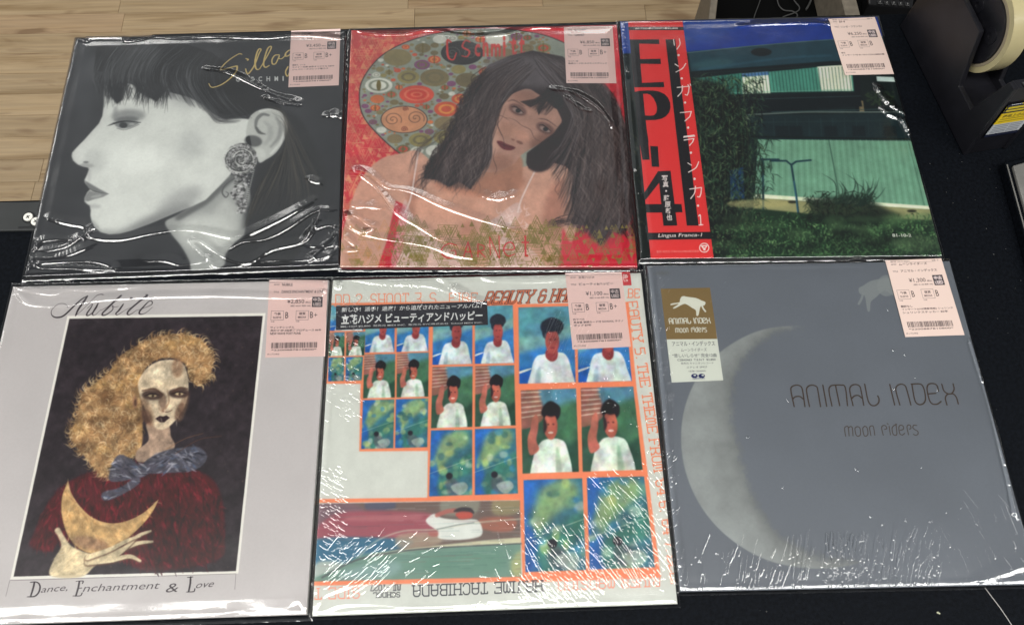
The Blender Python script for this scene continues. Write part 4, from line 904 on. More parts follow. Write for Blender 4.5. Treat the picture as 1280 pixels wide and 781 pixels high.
def art_grid():
    """white cover with a repeating grid of snapshots in orange frames"""
    C = Canvas(QUADS[5], 1200, 1200, (209, 212, 205), 51).frame(1.694, 370, 320)
    O = (238, 146, 106)
    rng = np.random.default_rng(2)
    def cell(q, kind):
        q = np.array(q, float)
        L = lambda P: [tuple((q[0] * (1 - a) + q[1] * a) * (1 - b) + (q[3] * (1 - a) + q[2] * a) * b) for a, b in P]
        W = np.hypot(*(q[1] - q[0])); bl = W * .02 * 1.7
        cv = C.cover([C.T(q)]); M = np.zeros((C.h, C.w)); M[cv[0]:cv[1], cv[2]:cv[3]] = cv[4]
        P = lambda pts, c, a=1, b=0.0: C.poly(L(pts), c, a, b, sp=True, tex=M)
        el = lambda cx, cy, rx, ry, c, a=1, b=0.0: C.poly(L([(cx + rx * math.cos(t), cy + ry * math.sin(t)) for t in np.linspace(0, 6.28, 10, endpoint=False)]), c, a, b, sp=True, tex=M)
        if kind == 1:
            C.poly(q, (58, 128, 186)); P([(-.1, -.1), (1.1, -.1), (1.1, .3), (.5, .36), (-.1, .55)], (96, 158, 172), 1, bl * 4); P([(-.1, .42), (.5, .36), (1.1, .2), (1.1, .36), (-.1, .62)], (150, 186, 172), .7, bl * 3)
            P([(-.1, .8), (1.1, .9), (1.1, 1.1), (-.1, 1.1)], (34, 98, 180), 1, bl * 3)
            P([(.44, .62), (.3, .66), (.22, .82), (.2, 1.1), (.94, 1.1), (.92, .8), (.84, .64), (.7, .6)], (212, 222, 222), 1, bl * .5); P([(.3, .86), (.38, .8), (.36, 1.1), (.28, 1.1)], (160, 180, 190), .8, bl)
            P([(.5, .56), (.68, .56), (.68, .68), (.58, .72), (.48, .66)], (150, 62, 66), 1, bl * .5); el(.6, .28, .18, .12, (38, 44, 58), 1, bl); P([(.42, .26), (.43, .38), (.5, .42)], (38, 44, 58), 1, bl); el(.6, .455, .125, .165, (172, 84, 80), 1, bl * .4); el(.56, .43, .02, .01, (70, 30, 36), .8, bl * .3); el(.65, .43, .02, .01, (70, 30, 36), .8, bl * .3); el(.6, .54, .04, .012, (120, 44, 50), .8, bl * .3)
            P([(.4, .3), (.5, .32), (.6, .33), (.7, .32), (.8, .3), (.78, .2), (.6, .14), (.42, .2)], (38, 44, 58), 1, bl); P([(.0, .84), (.2, .8), (.2, .82), (.0, .87)], (226, 226, 210), .9)
        elif kind == 2:
            C.poly(q, (56, 92, 74)); P([(-.1, -.1), (.36, -.1), (.4, .34), (-.1, .44)], (150, 104, 92), 1, bl); P([(.36, -.1), (1.1, -.1), (1.1, .2), (.5, .3)], (96, 150, 176), .9, bl * 2)
            for k in range(6):
                P([(.02, .02 + k * .06), (.34, .02 + k * .055), (.34, .035 + k * .055), (.02, .035 + k * .06)], (206, 190, 176), .8)
            P([(.5, .3), (1.1, .16), (1.1, .7), (.7, .6)], (74, 122, 92), 1, bl * 4); P([(.6, .84), (1.1, .6), (1.1, 1.1), (.7, 1.1)], (40, 78, 62), 1, bl * 3)
            P([(.3, .66), (.42, .6), (.66, .6), (.8, .7), (.84, 1.1), (.18, 1.1), (.2, .8)], (216, 224, 214), 1, bl * .5); P([(.6, .74), (.66, .74), (.7, 1.1), (.6, 1.1)], (160, 186, 166), .8, bl)
            P([(.14, .78), (.1, .6), (.16, .46), (.2, .34), (.28, .3), (.3, .44), (.26, .6), (.3, .72)], (190, 116, 100), 1, bl * .5)
            el(.54, .28, .165, .11, (32, 28, 34), 1, bl); el(.52, .44, .125, .165, (188, 106, 88), 1, bl * .5); P([(.36, .3), (.44, .31), (.54, .33), (.66, .3), (.7, .22), (.54, .14), (.4, .2)], (32, 28, 34), 1, bl); el(.48, .42, .018, .01, (60, 30, 34), .8, bl * .3); el(.57, .42, .018, .01, (60, 30, 34), .8, bl * .3); P([(.4, .34), (.46, .44), (.4, .52)], (32, 28, 34), .9, bl); el(.52, .52, .05, .014, (224, 208, 196), .9, bl * .2)
        else:
            C.poly(q, (62, 120, 136)); P([(-.1, -.1), (.62, -.1), (.3, .24), (-.1, .52)], (44, 112, 186), 1, bl * 3); P([(.3, .1), (.8, .02), (.9, .2), (.5, .4), (.2, .6), (.1, .5)], (150, 176, 126), .9, bl * 4)
            P([(-.1, .6), (.14, .52), (.3, 1.1), (-.1, 1.1)], (34, 100, 176), .9, bl * 3); P([(.2, .76), (.6, .5), (1.1, .34), (1.1, .6), (.6, .8), (.4, 1.1), (.24, 1.0)], (62, 130, 112), .8, bl * 3)
            for k in range(26):
                a, b = rng.random(), rng.random(); el(a, b, .04 + .08 * rng.random(), .03 + .04 * rng.random(), [(196, 206, 130), (60, 140, 190), (120, 160, 130), (40, 96, 110), (206, 214, 190)][rng.integers(0, 5)], .55, bl * 1.4)
            P([(.38, .78), (.5, .72), (.66, .78), (.74, .9), (.6, .98), (.42, .94)], (92, 84, 98), .6, bl * 2); el(.46, .7, .08, .05, (34, 32, 44), 1, bl * .6); P([(.5, .86), (.8, .8), (.9, .9), (.7, 1.0)], (176, 190, 180), .8, bl)
            C.stroke(L([(-.02, .66), (1.02, .44)]), W * .012, (214, 220, 200), .7)
        c0 = (cv[0], cv[1], cv[2], cv[3]); hh, ww = cv[1] - cv[0], cv[3] - cv[2]
        nz_ = np.stack([fbm(hh, ww, max(ww * .12, 3), rng, 4) for _ in range(3)], -1) * .22 + fbm(hh, ww, max(ww * .16, 3), rng, 5)[..., None] * .78
        C.img[cv[0]:cv[1], cv[2]:cv[3]] = C.img[cv[0]:cv[1], cv[2]:cv[3]] * (1 + cv[4][..., None] * (nz_ - .5) * .6)
    def orange(P): C.poly(P, O)
    orange([(64, 156), (150, 156), (150, 216), (142, 270), (64, 270)]); orange([(140, 112), (284, 108), (281, 412), (134, 413)]); orange([(284, 104), (464, 100), (475, 514), (278, 514)])
    C.poly([(464, 102), (704, 97), (721, 278), (745, 460), (772, 680), (480, 690), (470, 420)], O); orange([(44, 514), (476, 508), (476, 516), (44, 522)]); orange([(38, 686), (480, 678), (770, 664), (770, 676), (480, 688), (38, 697)])
    orange([(64, 100), (470, 94), (470, 110), (64, 114)])
    for q, kd in (([(70, 104), (142, 104), (142, 158), (70, 158)], 1),
        ([(70, 162), (103, 161), (102, 211), (69, 212)], 2), ([(107, 161), (147, 160), (144, 210), (106, 211)], 2), ([(69, 215), (102, 214), (101, 264), (68, 265)], 3), ([(106, 214), (142, 213), (139, 263), (105, 264)], 3),
        ([(148, 112), (210, 110), (208, 203), (146, 204)], 1), ([(215, 110), (282, 108), (280, 201), (213, 203)], 1), ([(145, 208), (210, 207), (209, 299), (142, 301)], 2), ([(214, 206), (281, 204), (280, 297), (213, 299)], 2),
        ([(142, 305), (208, 303), (206, 406), (138, 408)], 3), ([(212, 303), (280, 301), (278, 404), (210, 406)], 3),
        ([(291, 108), (374, 106), (373, 228), (289, 230)], 1), ([(379, 106), (459, 104), (462, 226), (379, 228)], 1), ([(289, 235), (374, 233), (373, 361), (286, 364)], 2), ([(380, 233), (462, 231), (465, 358), (379, 361)], 2),
        ([(286, 369), (373, 367), (373, 505), (282, 508)], 3), ([(379, 366), (465, 364), (470, 502), (379, 505)], 3),
        ([(471, 109), (588, 106), (592, 267), (473, 270)], 1), ([(595, 105), (697, 103), (711, 264), (598, 267)], 1), ([(476, 284), (593, 280), (599, 456), (480, 460)], 2), ([(603, 279), (714, 276), (734, 452), (607, 456)], 2),
        ([(482, 474), (606, 470), (614, 664), (486, 668)], 3), ([(616, 469), (737, 466), (760, 658), (622, 663)], 3)):
        cell(q, kd)
    # long blurred snapshot
    st = [(44, 524), (474, 517), (477, 678), (39, 688)]; C.poly(st, (110, 150, 140))
    cv = C.cover([C.T(st)]); M = np.zeros((C.h, C.w)); M[cv[0]:cv[1], cv[2]:cv[3]] = cv[4]
    nz = fbm(C.h // 1, C.w, 40, C.rng, 3)
    P = lambda pts, c, a=1, b=0: C.poly(pts, c, a, b, sp=True, tex=M)
    z = lambda Q: [((390 + x / 4.74 - 370) * 1.694, (600 + y / 4.74 - 320) * 1.694) for x, y in Q]
    PP = lambda Q, c, a=1, b=0: P(z(Q), c, a, b)
    PP([(0, 100), (1300, 80), (1300, 380), (0, 380)], (120, 104, 98), 1, 4); PP([(0, 150), (260, 140), (300, 260), (0, 300)], (132, 106, 116), .9, 9); PP([(330, 120), (480, 120), (480, 170), (330, 180)], (92, 96, 120), .8, 6); PP([(780, 110), (980, 110), (960, 200), (780, 200)], (150, 152, 138), .8, 7)
    PP([(180, 190), (660, 190), (720, 240), (700, 330), (60, 350), (20, 300)], (166, 92, 104), .95, 7); PP([(240, 215), (620, 205), (600, 232), (240, 240)], (190, 128, 132), .6, 5); PP([(1080, 110), (1220, 100), (1220, 190), (1080, 200)], (160, 150, 112), .8, 7); PP([(1000, 225), (1200, 225), (1180, 300), (1020, 290)], (170, 110, 92), .9, 6)
    PP([(0, 355), (560, 350), (540, 400), (300, 440), (200, 490), (0, 560)], (64, 118, 146), 1, 6); PP([(40, 480), (190, 490), (120, 540), (10, 570)], (206, 206, 190), .8, 7); PP([(520, 320), (760, 310), (740, 380), (520, 400)], (176, 160, 140), .8, 8)
    PP([(0, 590), (230, 490), (420, 440), (760, 400), (1300, 380), (1300, 640), (0, 640)], (118, 152, 138), 1, 3); PP([(700, 450), (1100, 420), (1100, 540), (700, 560)], (104, 146, 128), .7, 14); PP([(200, 530), (500, 480), (480, 560), (200, 600)], (150, 176, 176), .7, 12); PP([(1180, 480), (1240, 420), (1240, 560), (1190, 560)], (186, 186, 130), .8, 9)
    PP([(380, 432), (700, 390), (1240, 338), (1240, 372), (760, 398), (400, 446)], (212, 210, 180), .95, 2)
    C.stroke(z([(60, 575), (230, 484), (400, 440), (700, 402), (1240, 374)]), (4, 4, 3), (92, 100, 100), .95, .9)
    PP([(676, 232), (724, 198), (770, 222), (870, 234), (970, 232), (1006, 276), (996, 330), (880, 352), (756, 344), (742, 300), (690, 262)], (222, 226, 220), .97, 3); PP([(690, 300), (744, 296), (744, 330), (700, 330)], (176, 100, 96), .7, 4)
    C.stroke(z([(740, 206), (800, 184), (850, 178)]), 9, (182, 112, 104), .9, 3); PP([(838, 184), (880, 160), (940, 164), (960, 196), (900, 190)], (66, 58, 64), .95, 3); PP([(850, 200), (890, 184), (946, 192), (944, 222), (880, 230)], (196, 92, 80), .95, 2.6)
    C.stroke(z([(280, 450), (380, 360), (540, 300), (740, 290), (960, 252), (1240, 228)]), 2.6, (206, 204, 184), .8, 1); C.stroke(z([(740, 290), (870, 262), (960, 250)]), 2, (120, 130, 130), .8, .7)
    for k in range(200):
        x, y = 40 + 440 * rng.random(), 520 + 165 * rng.random(); L = 20 + 60 * rng.random(); c = [(220, 224, 216), (150, 90, 90), (90, 130, 130), (60, 80, 90)][rng.integers(0, 4)]
        cvr = C.cover(C._ribbon(C.T([(x, y), (min(x + L, 476), y - L * .02)]), [1, 2.4])); C.blend(cvr, c, .25, tex=M)
    C.soften(1.0, .03)
    # running lettering round the edge
    o2 = (234, 142, 102)
    slab_text(C, "ND 2. SHOOT 3. S", [(84, 82), (296, 78), (296, 102), (84, 106)], 1.9, o2); slab_text(C, "FIRE", [(325, 79), (384, 78), (384, 97), (325, 98)], 1.9, o2)
    q = [(408, 76), (628, 68), (620, 94), (398, 102)]
    slab_text(C, "BEAUTY & HAPPY", q, 4.6, (82, 34, 36)); slab_text(C, "BEAUTY & HAPPY", q, 1.7, (236, 140, 96))
    # right edge, reading downwards
    slab_text(C, "EAUTY 5. THE THEME FROM '64 6. '64 7. DEEP", [(722, 96), (818, 700), (797, 702), (702, 98)], 2.6, o2)
    slab_text(C, "BE", [(704, 70), (727, 70), (727, 88), (704, 88)], 2.2, o2)
    # foot, upside down
    def flip(txt, x0, y0, x1, y1, h, w, col): slab_text(C, txt, [(x1, y1 + h), (x0, y0 + h), (x0, y0), (x1, y1)], w, col)
    flip("RIVER MANSION", 556, 685, 770, 676, 22, 2.0, (238, 150, 124)); flip("HAJIME TACHIBANA", 249, 697, 521, 686, 23, 2.6, (70, 72, 78))
    flip("SIDE T", 40, 703, 134, 700, 23, 2.0, (238, 150, 124)); flip("MIL-1027", 158, 696, 221, 695, 12, 1.7, (70, 72, 78)); flip("SCHOOL", 164, 712, 220, 711, 10, 1.7, (70, 72, 78))
    C.noise(.012, 5, 2)
    return C

def animal(C, f, col, al=1):
    """leaping white animal, drawn in a 0..1 box mapped by f"""
    P = lambda pts: C.poly([f(a, b) for a, b in spl(pts, 5, True)], col, al)
    P([(.26, .2), (.33, .02), (.5, .06), (.72, .12), (.9, .26), (1.0, .34), (.97, .5), (.86, .56), (.8, .98), (.74, 1.0), (.72, .74), (.6, .6), (.46, .44), (.36, .42), (.12, .62), (.06, .6), (.22, .4), (.0, .46), (.02, .38), (.24, .32)])
    C.stroke([f(.9, .5), f(.94, .66), f(1.0, .8)], abs(f(1, 0)[0] - f(0, 0)[0]) * .05, col, al)

ANIMAL_INDEX = [ # strokes of the rounded title lettering, read off at 4.92x
 [(112, 236), (92, 140), (98, 114), (126, 104), (152, 112), (164, 140), (178, 236)], [(103, 190), (118, 176), (146, 174), (168, 190)],
 [(206, 236), (188, 140), (198, 112), (224, 104), (250, 114), (258, 140), (274, 236)], [(288, 104), (312, 234)],
 [(344, 232), (326, 140), (336, 110), (362, 104), (372, 104), (400, 104), (426, 118), (440, 230)], [(366, 106), (392, 230)],
 [(474, 230), (454, 140), (462, 110), (488, 100), (514, 110), (524, 140), (540, 228)], [(466, 186), (484, 170), (508, 168), (528, 184)],
 [(546, 98), (564, 190), (582, 224), (608, 230), (630, 214), (634, 190), (626, 170)],
 [(700, 100), (730, 226)], [(762, 226), (738, 140), (744, 110), (768, 98), (792, 106), (804, 130), (830, 226)],
 [(832, 98), (878, 96), (900, 106), (914, 140), (920, 190), (908, 216), (884, 224), (862, 212), (850, 180), (836, 100)],
 [(1000, 142), (990, 106), (964, 94), (936, 102), (930, 134), (944, 196), (964, 220), (994, 220), (1016, 204)], [(938, 158), (984, 154)],
 [(1020, 98), (1034, 140), (1062, 158), (1090, 158), (1110, 180), (1122, 220)], [(1090, 96), (1096, 130), (1080, 156), (1056, 160), (1042, 184), (1052, 226)]]
MOON_RIDERS = [
 [(428, 418), (422, 370), (432, 358), (444, 362), (450, 416)], [(446, 366), (460, 358), (470, 368), (474, 416)], [(500, 358), (486, 370), (492, 408), (506, 418), (520, 406), (516, 368), (500, 358)],
 [(546, 356), (534, 370), (540, 408), (552, 418), (566, 404), (560, 366), (546, 356)], [(584, 414), (576, 366), (588, 354), (600, 362), (608, 412)],
 [(660, 412), (650, 366), (660, 352), (674, 354), (682, 370), (668, 376)], [(696, 356), (704, 410)], [(684, 340), (690, 344)], [(742, 344), (722, 356), (714, 372), (720, 404), (734, 412), (744, 402), (738, 342)],
 [(764, 382), (784, 374), (782, 356), (766, 350), (756, 364), (762, 402), (778, 410), (792, 400)], [(816, 410), (806, 362), (816, 348), (828, 354), (830, 370), (820, 374)],
 [(866, 352), (848, 350), (842, 366), (856, 378), (872, 388), (874, 404), (860, 412), (846, 406)]]

def art_moon():
    """blue-grey cover with a pale crescent and thin rounded lettering"""
    C = Canvas(QUADS[6], 1100, 1100, (113, 119, 127), 61).frame(1.659, 790, 310)
    n = fbm(1100, 1100, 260, C.rng, 3); C.img *= (.96 + .08 * n)[..., None]
    disc = [(340, 161), (262, 172), (190, 210), (140, 262), (112, 322), (102, 385), (108, 450), (130, 512), (166, 566), (214, 610), (270, 642), (330, 659), (395, 664), (460, 655), (520, 628), (570, 580), (600, 500), (590, 400), (560, 300), (500, 210), (420, 168)]
    cv = C.cover([C.T(spl(disc, 8, True))]); M = np.zeros((1100, 1100)); M[cv[0]:cv[1], cv[2]:cv[3]] = cv[4]
    dark = [(345, 158), (270, 190), (222, 240), (205, 300), (206, 360), (222, 430), (244, 500), (275, 560), (318, 608), (380, 640), (470, 652), (620, 700), (760, 500), (700, 200), (480, 120)]
    cv = C.cover([C.T(spl(dark, 8, True))]); D = np.zeros((1100, 1100)); D[cv[0]:cv[1], cv[2]:cv[3]] = cv[4]
    rng = C.rng; e = fbm(1100, 1100, 26, rng, 4) - .5; e2 = fbm(1100, 1100, 9, rng, 3) - .5
    Dm = np.clip((gblur(D, 40) - .36 + e * .3 + e2 * .3) * 2.8, 0, 1)
    lit = gblur(M, 1.2) * (1 - Dm)
    base = np.array((151, 156, 155)) / 255
    nn = (fbm(1100, 1100, 60, rng, 5) - .5) * .22
    shade = (1 + nn - .30 * gblur(D, 60))
    C.img = C.img * (1 - lit[..., None]) + base * shade[..., None] * lit[..., None]
    C.frame(1.659, 790, 310)
    animal(C, lambda a, b: (560 - a * 90, 60 + b * 70), (146, 152, 152), .8)
    C.ell(528, 78, 20, 22, (146, 152, 152), .7, 3)
    C.frame(4.923, 970, 460)
    C.strokes([spl(p, 5) for p in ANIMAL_INDEX], 8, (66, 50, 38), .97); C.strokes([spl(p, 4) for p in MOON_RIDERS], 5, (70, 55, 44), .95)
    C.frame(9.76, 760, 300); C.ell(665, 405, 90, 14, (100, 100, 92), .5, 8)
    C.noise(.012, 5, 2)
    return C

# obi, stickers, price tags -------------------------------------------------
OBI = [(785, 27.6), (853, 26.4), (892, 322.5), (813.5, 323.5)]
def art_obi():
    C = Canvas(OBI, 300, 1300, (224, 62, 62), 71).frame(5.208, 780, 25); K = (34, 32, 36); Wt = (236, 226, 222)
    C.poly([(20, 48), (390, 48), (394, 69), (22, 69)], K)
    C.text("AF-7305\u25cfSTEREO\u25cf\u00a52,800", [(70, 52), (350, 51), (351, 64), (71, 65)], Wt, bold=.03)
    C.poly([(37, 130), (228, 129), (230, 160), (98, 157), (105, 258), (238, 255), (240, 290), (107, 288), (117, 412), (258, 406), (262, 440), (68, 441)], K)
    C.poly([(270, 129), (333, 129), (486, 1340), (409, 1340)], K)
    C.poly([(68, 470), (110, 463), (150, 461), (190, 462), (228, 468), (262, 484), (286, 508), (300, 540), (303, 572), (294, 604), (272, 630), (244, 645), (205, 653), (141, 655), (156, 781), (167, 912), (120, 912), (98, 781)], K)
    C.poly([(124, 484), (150, 482), (172, 490), (192, 512), (208, 544), (215, 578), (210, 606), (196, 622), (168, 626), (137, 624)], (224, 62, 62))
    C.frame(5.04, 780, 170)
    C.poly([(88, -10), (148, -10), (155, 43), (92, 43)], K); C.poly([(400, 0), (470, 565), (395, 566), (335, 0)], K)
    C.poly([(372, 566), (480, 566), (480, 602), (372, 602)], (224, 62, 62))
    C.poly([(165, 65), (213, 67), (222, 197), (175, 195)], K)
    C.poly([(214, 224), (293, 220), (335, 565), (248, 567)], K); C.poly([(214, 224), (240, 224), (226, 290), (138, 402), (100, 402), (128, 358)], K); C.poly([(128, 431), (362, 430), (368, 482), (134, 484)], K)
    C.poly([(130, 611), (560, 604), (564, 650), (134, 656)], K)
    C.text("Lingua Franca-1", [(219, 617), (493, 612), (486, 641), (213, 646)], Wt, bold=.012)
    C.text("\u88fd\u4f5c \u767a\u58f2\u5143 \u65e5\u672cCOLUMBIA\u682a\u5f0f\u4f1a\u793e", [(205, 722), (472, 718), (473, 734), (206, 738)], (240, 180, 170), .9)
    C.ell(505, 705, 32, 31, (236, 222, 216)); C.ell(505, 705, 26, 25, (214, 60, 60)); C.poly([(482, 690), (528, 688), (514, 710), (496, 711)], (240, 226, 220)); C.ell(506, 716, 8, 7, (240, 226, 220)); C.ell(506, 700, 8, 4, (214, 60, 60))
    for ch, x, y in zip("\u5199\u771f\u30fb\u85e4\u539f\u65b0\u4e5f", (256, 262, 265, 267, 275, 280, 285), (268, 306, 348, 392, 432, 472, 514)):
        r = 4.5 if ch == "\u30fb" else 18.5
        if r < 5: C.ell(x, y, 6, 6, Wt)
        else: C.text(ch, [(x - r, y - r), (x + r, y - r), (x + r, y + r), (x - r, y + r)], Wt, bold=.022)
    for P in ([(375, 10), (445, 3)], [(378, 28), (440, 18), (432, 40), (412, 62)], [(402, 172), (424, 186)], [(470, 164), (452, 202), (406, 230)], [(414, 336), (488, 326), (484, 366), (476, 386), (462, 384)], [(450, 318), (444, 360), (420, 396)], [(470, 506), (480, 500), (484, 560)], [(472, 562), (496, 560)]):
        C.stroke(P, 6.5, Wt, sp=len(P) == 3)
    for x, y in ((421, 107), (444, 272), (466, 440)): C.ell(x, y, 7.5, 7.5, Wt)
    C.frame(5.208, 780, 25)
    for P in ([(322, 130), (328, 168)], [(360, 126), (364, 160), (344, 194)], [(332, 290), (354, 304)], [(402, 286), (380, 318), (338, 342)], [(346, 442), (424, 434), (420, 470), (412, 492), (398, 488)], [(380, 430), (376, 468), (350, 500)], [(416, 424), (422, 434)], [(430, 420), (436, 430)], [(366, 606), (438, 598), (428, 632), (396, 660)], [(390, 760), (456, 752)]):
        C.stroke(P, 6.5, Wt, sp=len(P) == 3)
    for x, y in ((355, 232), (376, 383), (397, 540), (417, 703)): C.ell(x, y, 7.5, 7.5, Wt)
    return C

STK = [(825.8, 361), (887.4, 359.6), (904, 475.2), (839.6, 478)]
def art_sticker():
    C = Canvas(STK, 420, 760, (212, 216, 206), 81).frame(5.58, 820, 350); W_ = (214, 216, 204); K = (84, 88, 92)
    C.poly([(30, 55), (380, 45), (426, 411), (72, 414)], (134, 112, 70))
    animal(C, lambda a, b: (104 + a * 240, 112 + b * 138 - a * 4), W_)
    k = 290 / 1032.
    f = lambda P, x0, y0, kx, ky: [(x0 + (a) * kx, y0 + (b) * ky) for a, b in P]
    C.strokes([spl(f(p, 90 - 92 * k, 266 - 98 * .28, k, .28), 5) for p in ANIMAL_INDEX], 6, W_)
    k2 = 220 / 456.; C.strokes([spl(f(p, 135 - 422 * k2, 322 - 342 * .46, k2, .48), 4) for p in MOON_RIDERS], 5, W_)
    def t(s, x0, x1, y, h, c=K, b=0.0): C.text(s, [(x0, y), (x1, y - 4), (x1 + h * .12, y + h - 4), (x0 + h * .12, y + h)], c, bold=b)
    t("\u30a2\u30cb\u30de\u30eb\u30fb\u30a4\u30f3\u30c7\u30c3\u30af\u30b9", 110, 408, 428, 34, b=.006); t("\u30e0\u30fc\u30f3\u30e9\u30a4\u30c0\u30fc\u30ba", 172, 352, 476, 24)
    t("\u201c\u60b2\u3057\u3044\u3057\u3089\u305b\u201d \u5b8c\u5168\u0031\u0032\u66f2", 112, 420, 514, 26, b=.006); t("C28A0463  T.E.N.T  \u00a52,800", 148, 414, 550, 17, b=.01); t("\u767a\u58f2\u5143 \u30ad\u30e3\u30cb\u30aa\u30f3\u30ec\u30b3\u30fc\u30c9", 172, 400, 574, 15)
    t("\u30b9\u30c6\u30ec\u30aa SP927", 212, 356, 602, 14); t("\u003c\u5b9a\u4fa1\u003e 28(48460)", 224, 346, 630, 14)
    N_ = (32, 40, 96)
    for x in (268, 318): C.ell(x, 668, 23, 15, N_); C.ell(x + (2 if x < 300 else 8), 664, 9, 5, (212, 216, 206))
    t("CANYON", 254, 336, 682, 11, N_, .02)
    return C

TAGP = (222, 200, 194)
def tag_art(d, col, seed):
    C = Canvas([(0, 0), (100, 0), (100, 126), (0, 126)], 540, 680, col, seed); K = (40, 33, 38)
    def t(s, x, y, w, h, c=K, b=.012, al=.96): C.text(s, [(x, y), (x + w, y), (x + w, y + h), (x, y + h)], c, al, bold=b)
    if d.get('top'):
        t("\u7ba1\u7406 20-9-2021", 8, 1.5, 34, 2.6, al=.6); t("28-2", 82, 1.5, 12, 2.4, al=.6); C.strokes([[(30, 4.8), (88, 4.8)]], .35, K, .6)
    t("ARTIST", 8, 6.3, 10, 2.6, al=.7); t(d['artist'], 22, 5.4, d['aw'], 4.4); t("TITLE", 8, 18.4, 9, 2.6, al=.7); t(d['title'], 22, 17, d['tw'], 4.6)
    t(d['price'], 32, 32, 29, 7.6, b=0.0); t("(\u7a0e\u8fbc)", 63, 35.8, 9, 3); t("(\u7a0e\u629c " + d['net'] + " \u7a0e\u7387 10%)", 38, 41.5, 34, 3.2, al=.8)
    C.poly(C.rect(74.5, 28, 92.5, 45), (60, 56, 62)); t("\u4e2d\u53e4", 76.5, 29.6, 14, 6.6, (222, 204, 200), .03); t("USED", 76.5, 37.6, 14, 5.6, (222, 204, 200), .03)
    for x, a, b_, gr in ((6, "\u5916\u88c5", "SLEEVE", 'B'), (48, "\u76e4\u8cea", "MEDIA", d['grade'])):
        C.strokes([[(x, 51), (x + 21, 51), (x + 21, 66), (x, 66), (x, 51)]], .45, K, .8)
        t(a, x + 5, 53.4, 11, 4.4); t(b_, x + 3.4, 60, 14, 3.2, al=.8); t("\u305d\u306e\u4ed6", x, 67.2, 6, 2.4, al=.7); t('B', x + 24, 53, 5, 10, b=0.0)
        if '+' in gr: C.strokes([[(x + 31, 58), (x + 36, 58)], [(x + 33.5, 55.5), (x + 33.5, 60.5)]], .8, K)
    y = 76
    for s, w in d['notes']: t(s, 6, y, w, 3.6); y += 5.0
    rng = np.random.default_rng(seed); x = 9.0
    while x < 86:
        w = rng.choice([.55, .8, 1.3]); C.poly(C.rect(x, 102.5, x + w, 111.5), K, .9); x += w + rng.choice([.55, .8, 1.3])
    t("*2200887810800*" if not d.get('code') else d['code'], 9, 113, 76, 2.6, al=.85); t("\u30dd\u30c3\u30d7\u30b9/\u4e2d\u53e4", 3, 119.4, 20, 2.8, al=.75)
    return C
# ------------------------------------------------------------------ records: jacket, clear sleeve, tags
ZT = 0.006           # top of a jacket above the counter
SIZE = 315.0         # mm
NG = 372             # sleeve grid
def seg_dist(P, X, Y, R):
    """distance field (mm) to a polyline, limited to R"""
    D = np.full(X.shape, 1e3)
    x0, y0 = X[0, 0], Y[0, 0]; dx = X[0, 1] - X[0, 0]; dy = Y[1, 0] - Y[0, 0]
    T = np.zeros(X.shape); n = len(P) - 1
    for i in range(n):
        a, b = P[i], P[i + 1]
        c0 = max(int((min(a[0], b[0]) - R - x0) / dx), 0); c1 = min(int((max(a[0], b[0]) + R - x0) / dx) + 2, X.shape[1])
        r0 = max(int((min(a[1], b[1]) - R - y0) / dy), 0); r1 = min(int((max(a[1], b[1]) + R - y0) / dy) + 2, X.shape[0])
        if c1 <= c0 or r1 <= r0: continue
        xs, ys = X[r0:r1, c0:c1], Y[r0:r1, c0:c1]; d = b - a; L2 = max((d * d).sum(), 1e-9)
        t = np.clip(((xs - a[0]) * d[0] + (ys - a[1]) * d[1]) / L2, 0, 1)
        dd = np.hypot(xs - a[0] - t * d[0], ys - a[1] - t * d[1])
        s = D[r0:r1, c0:c1]; m = dd < s; s[m] = dd[m]; T[r0:r1, c0:c1][m] = ((i + t) / n)[m]
    return D, T

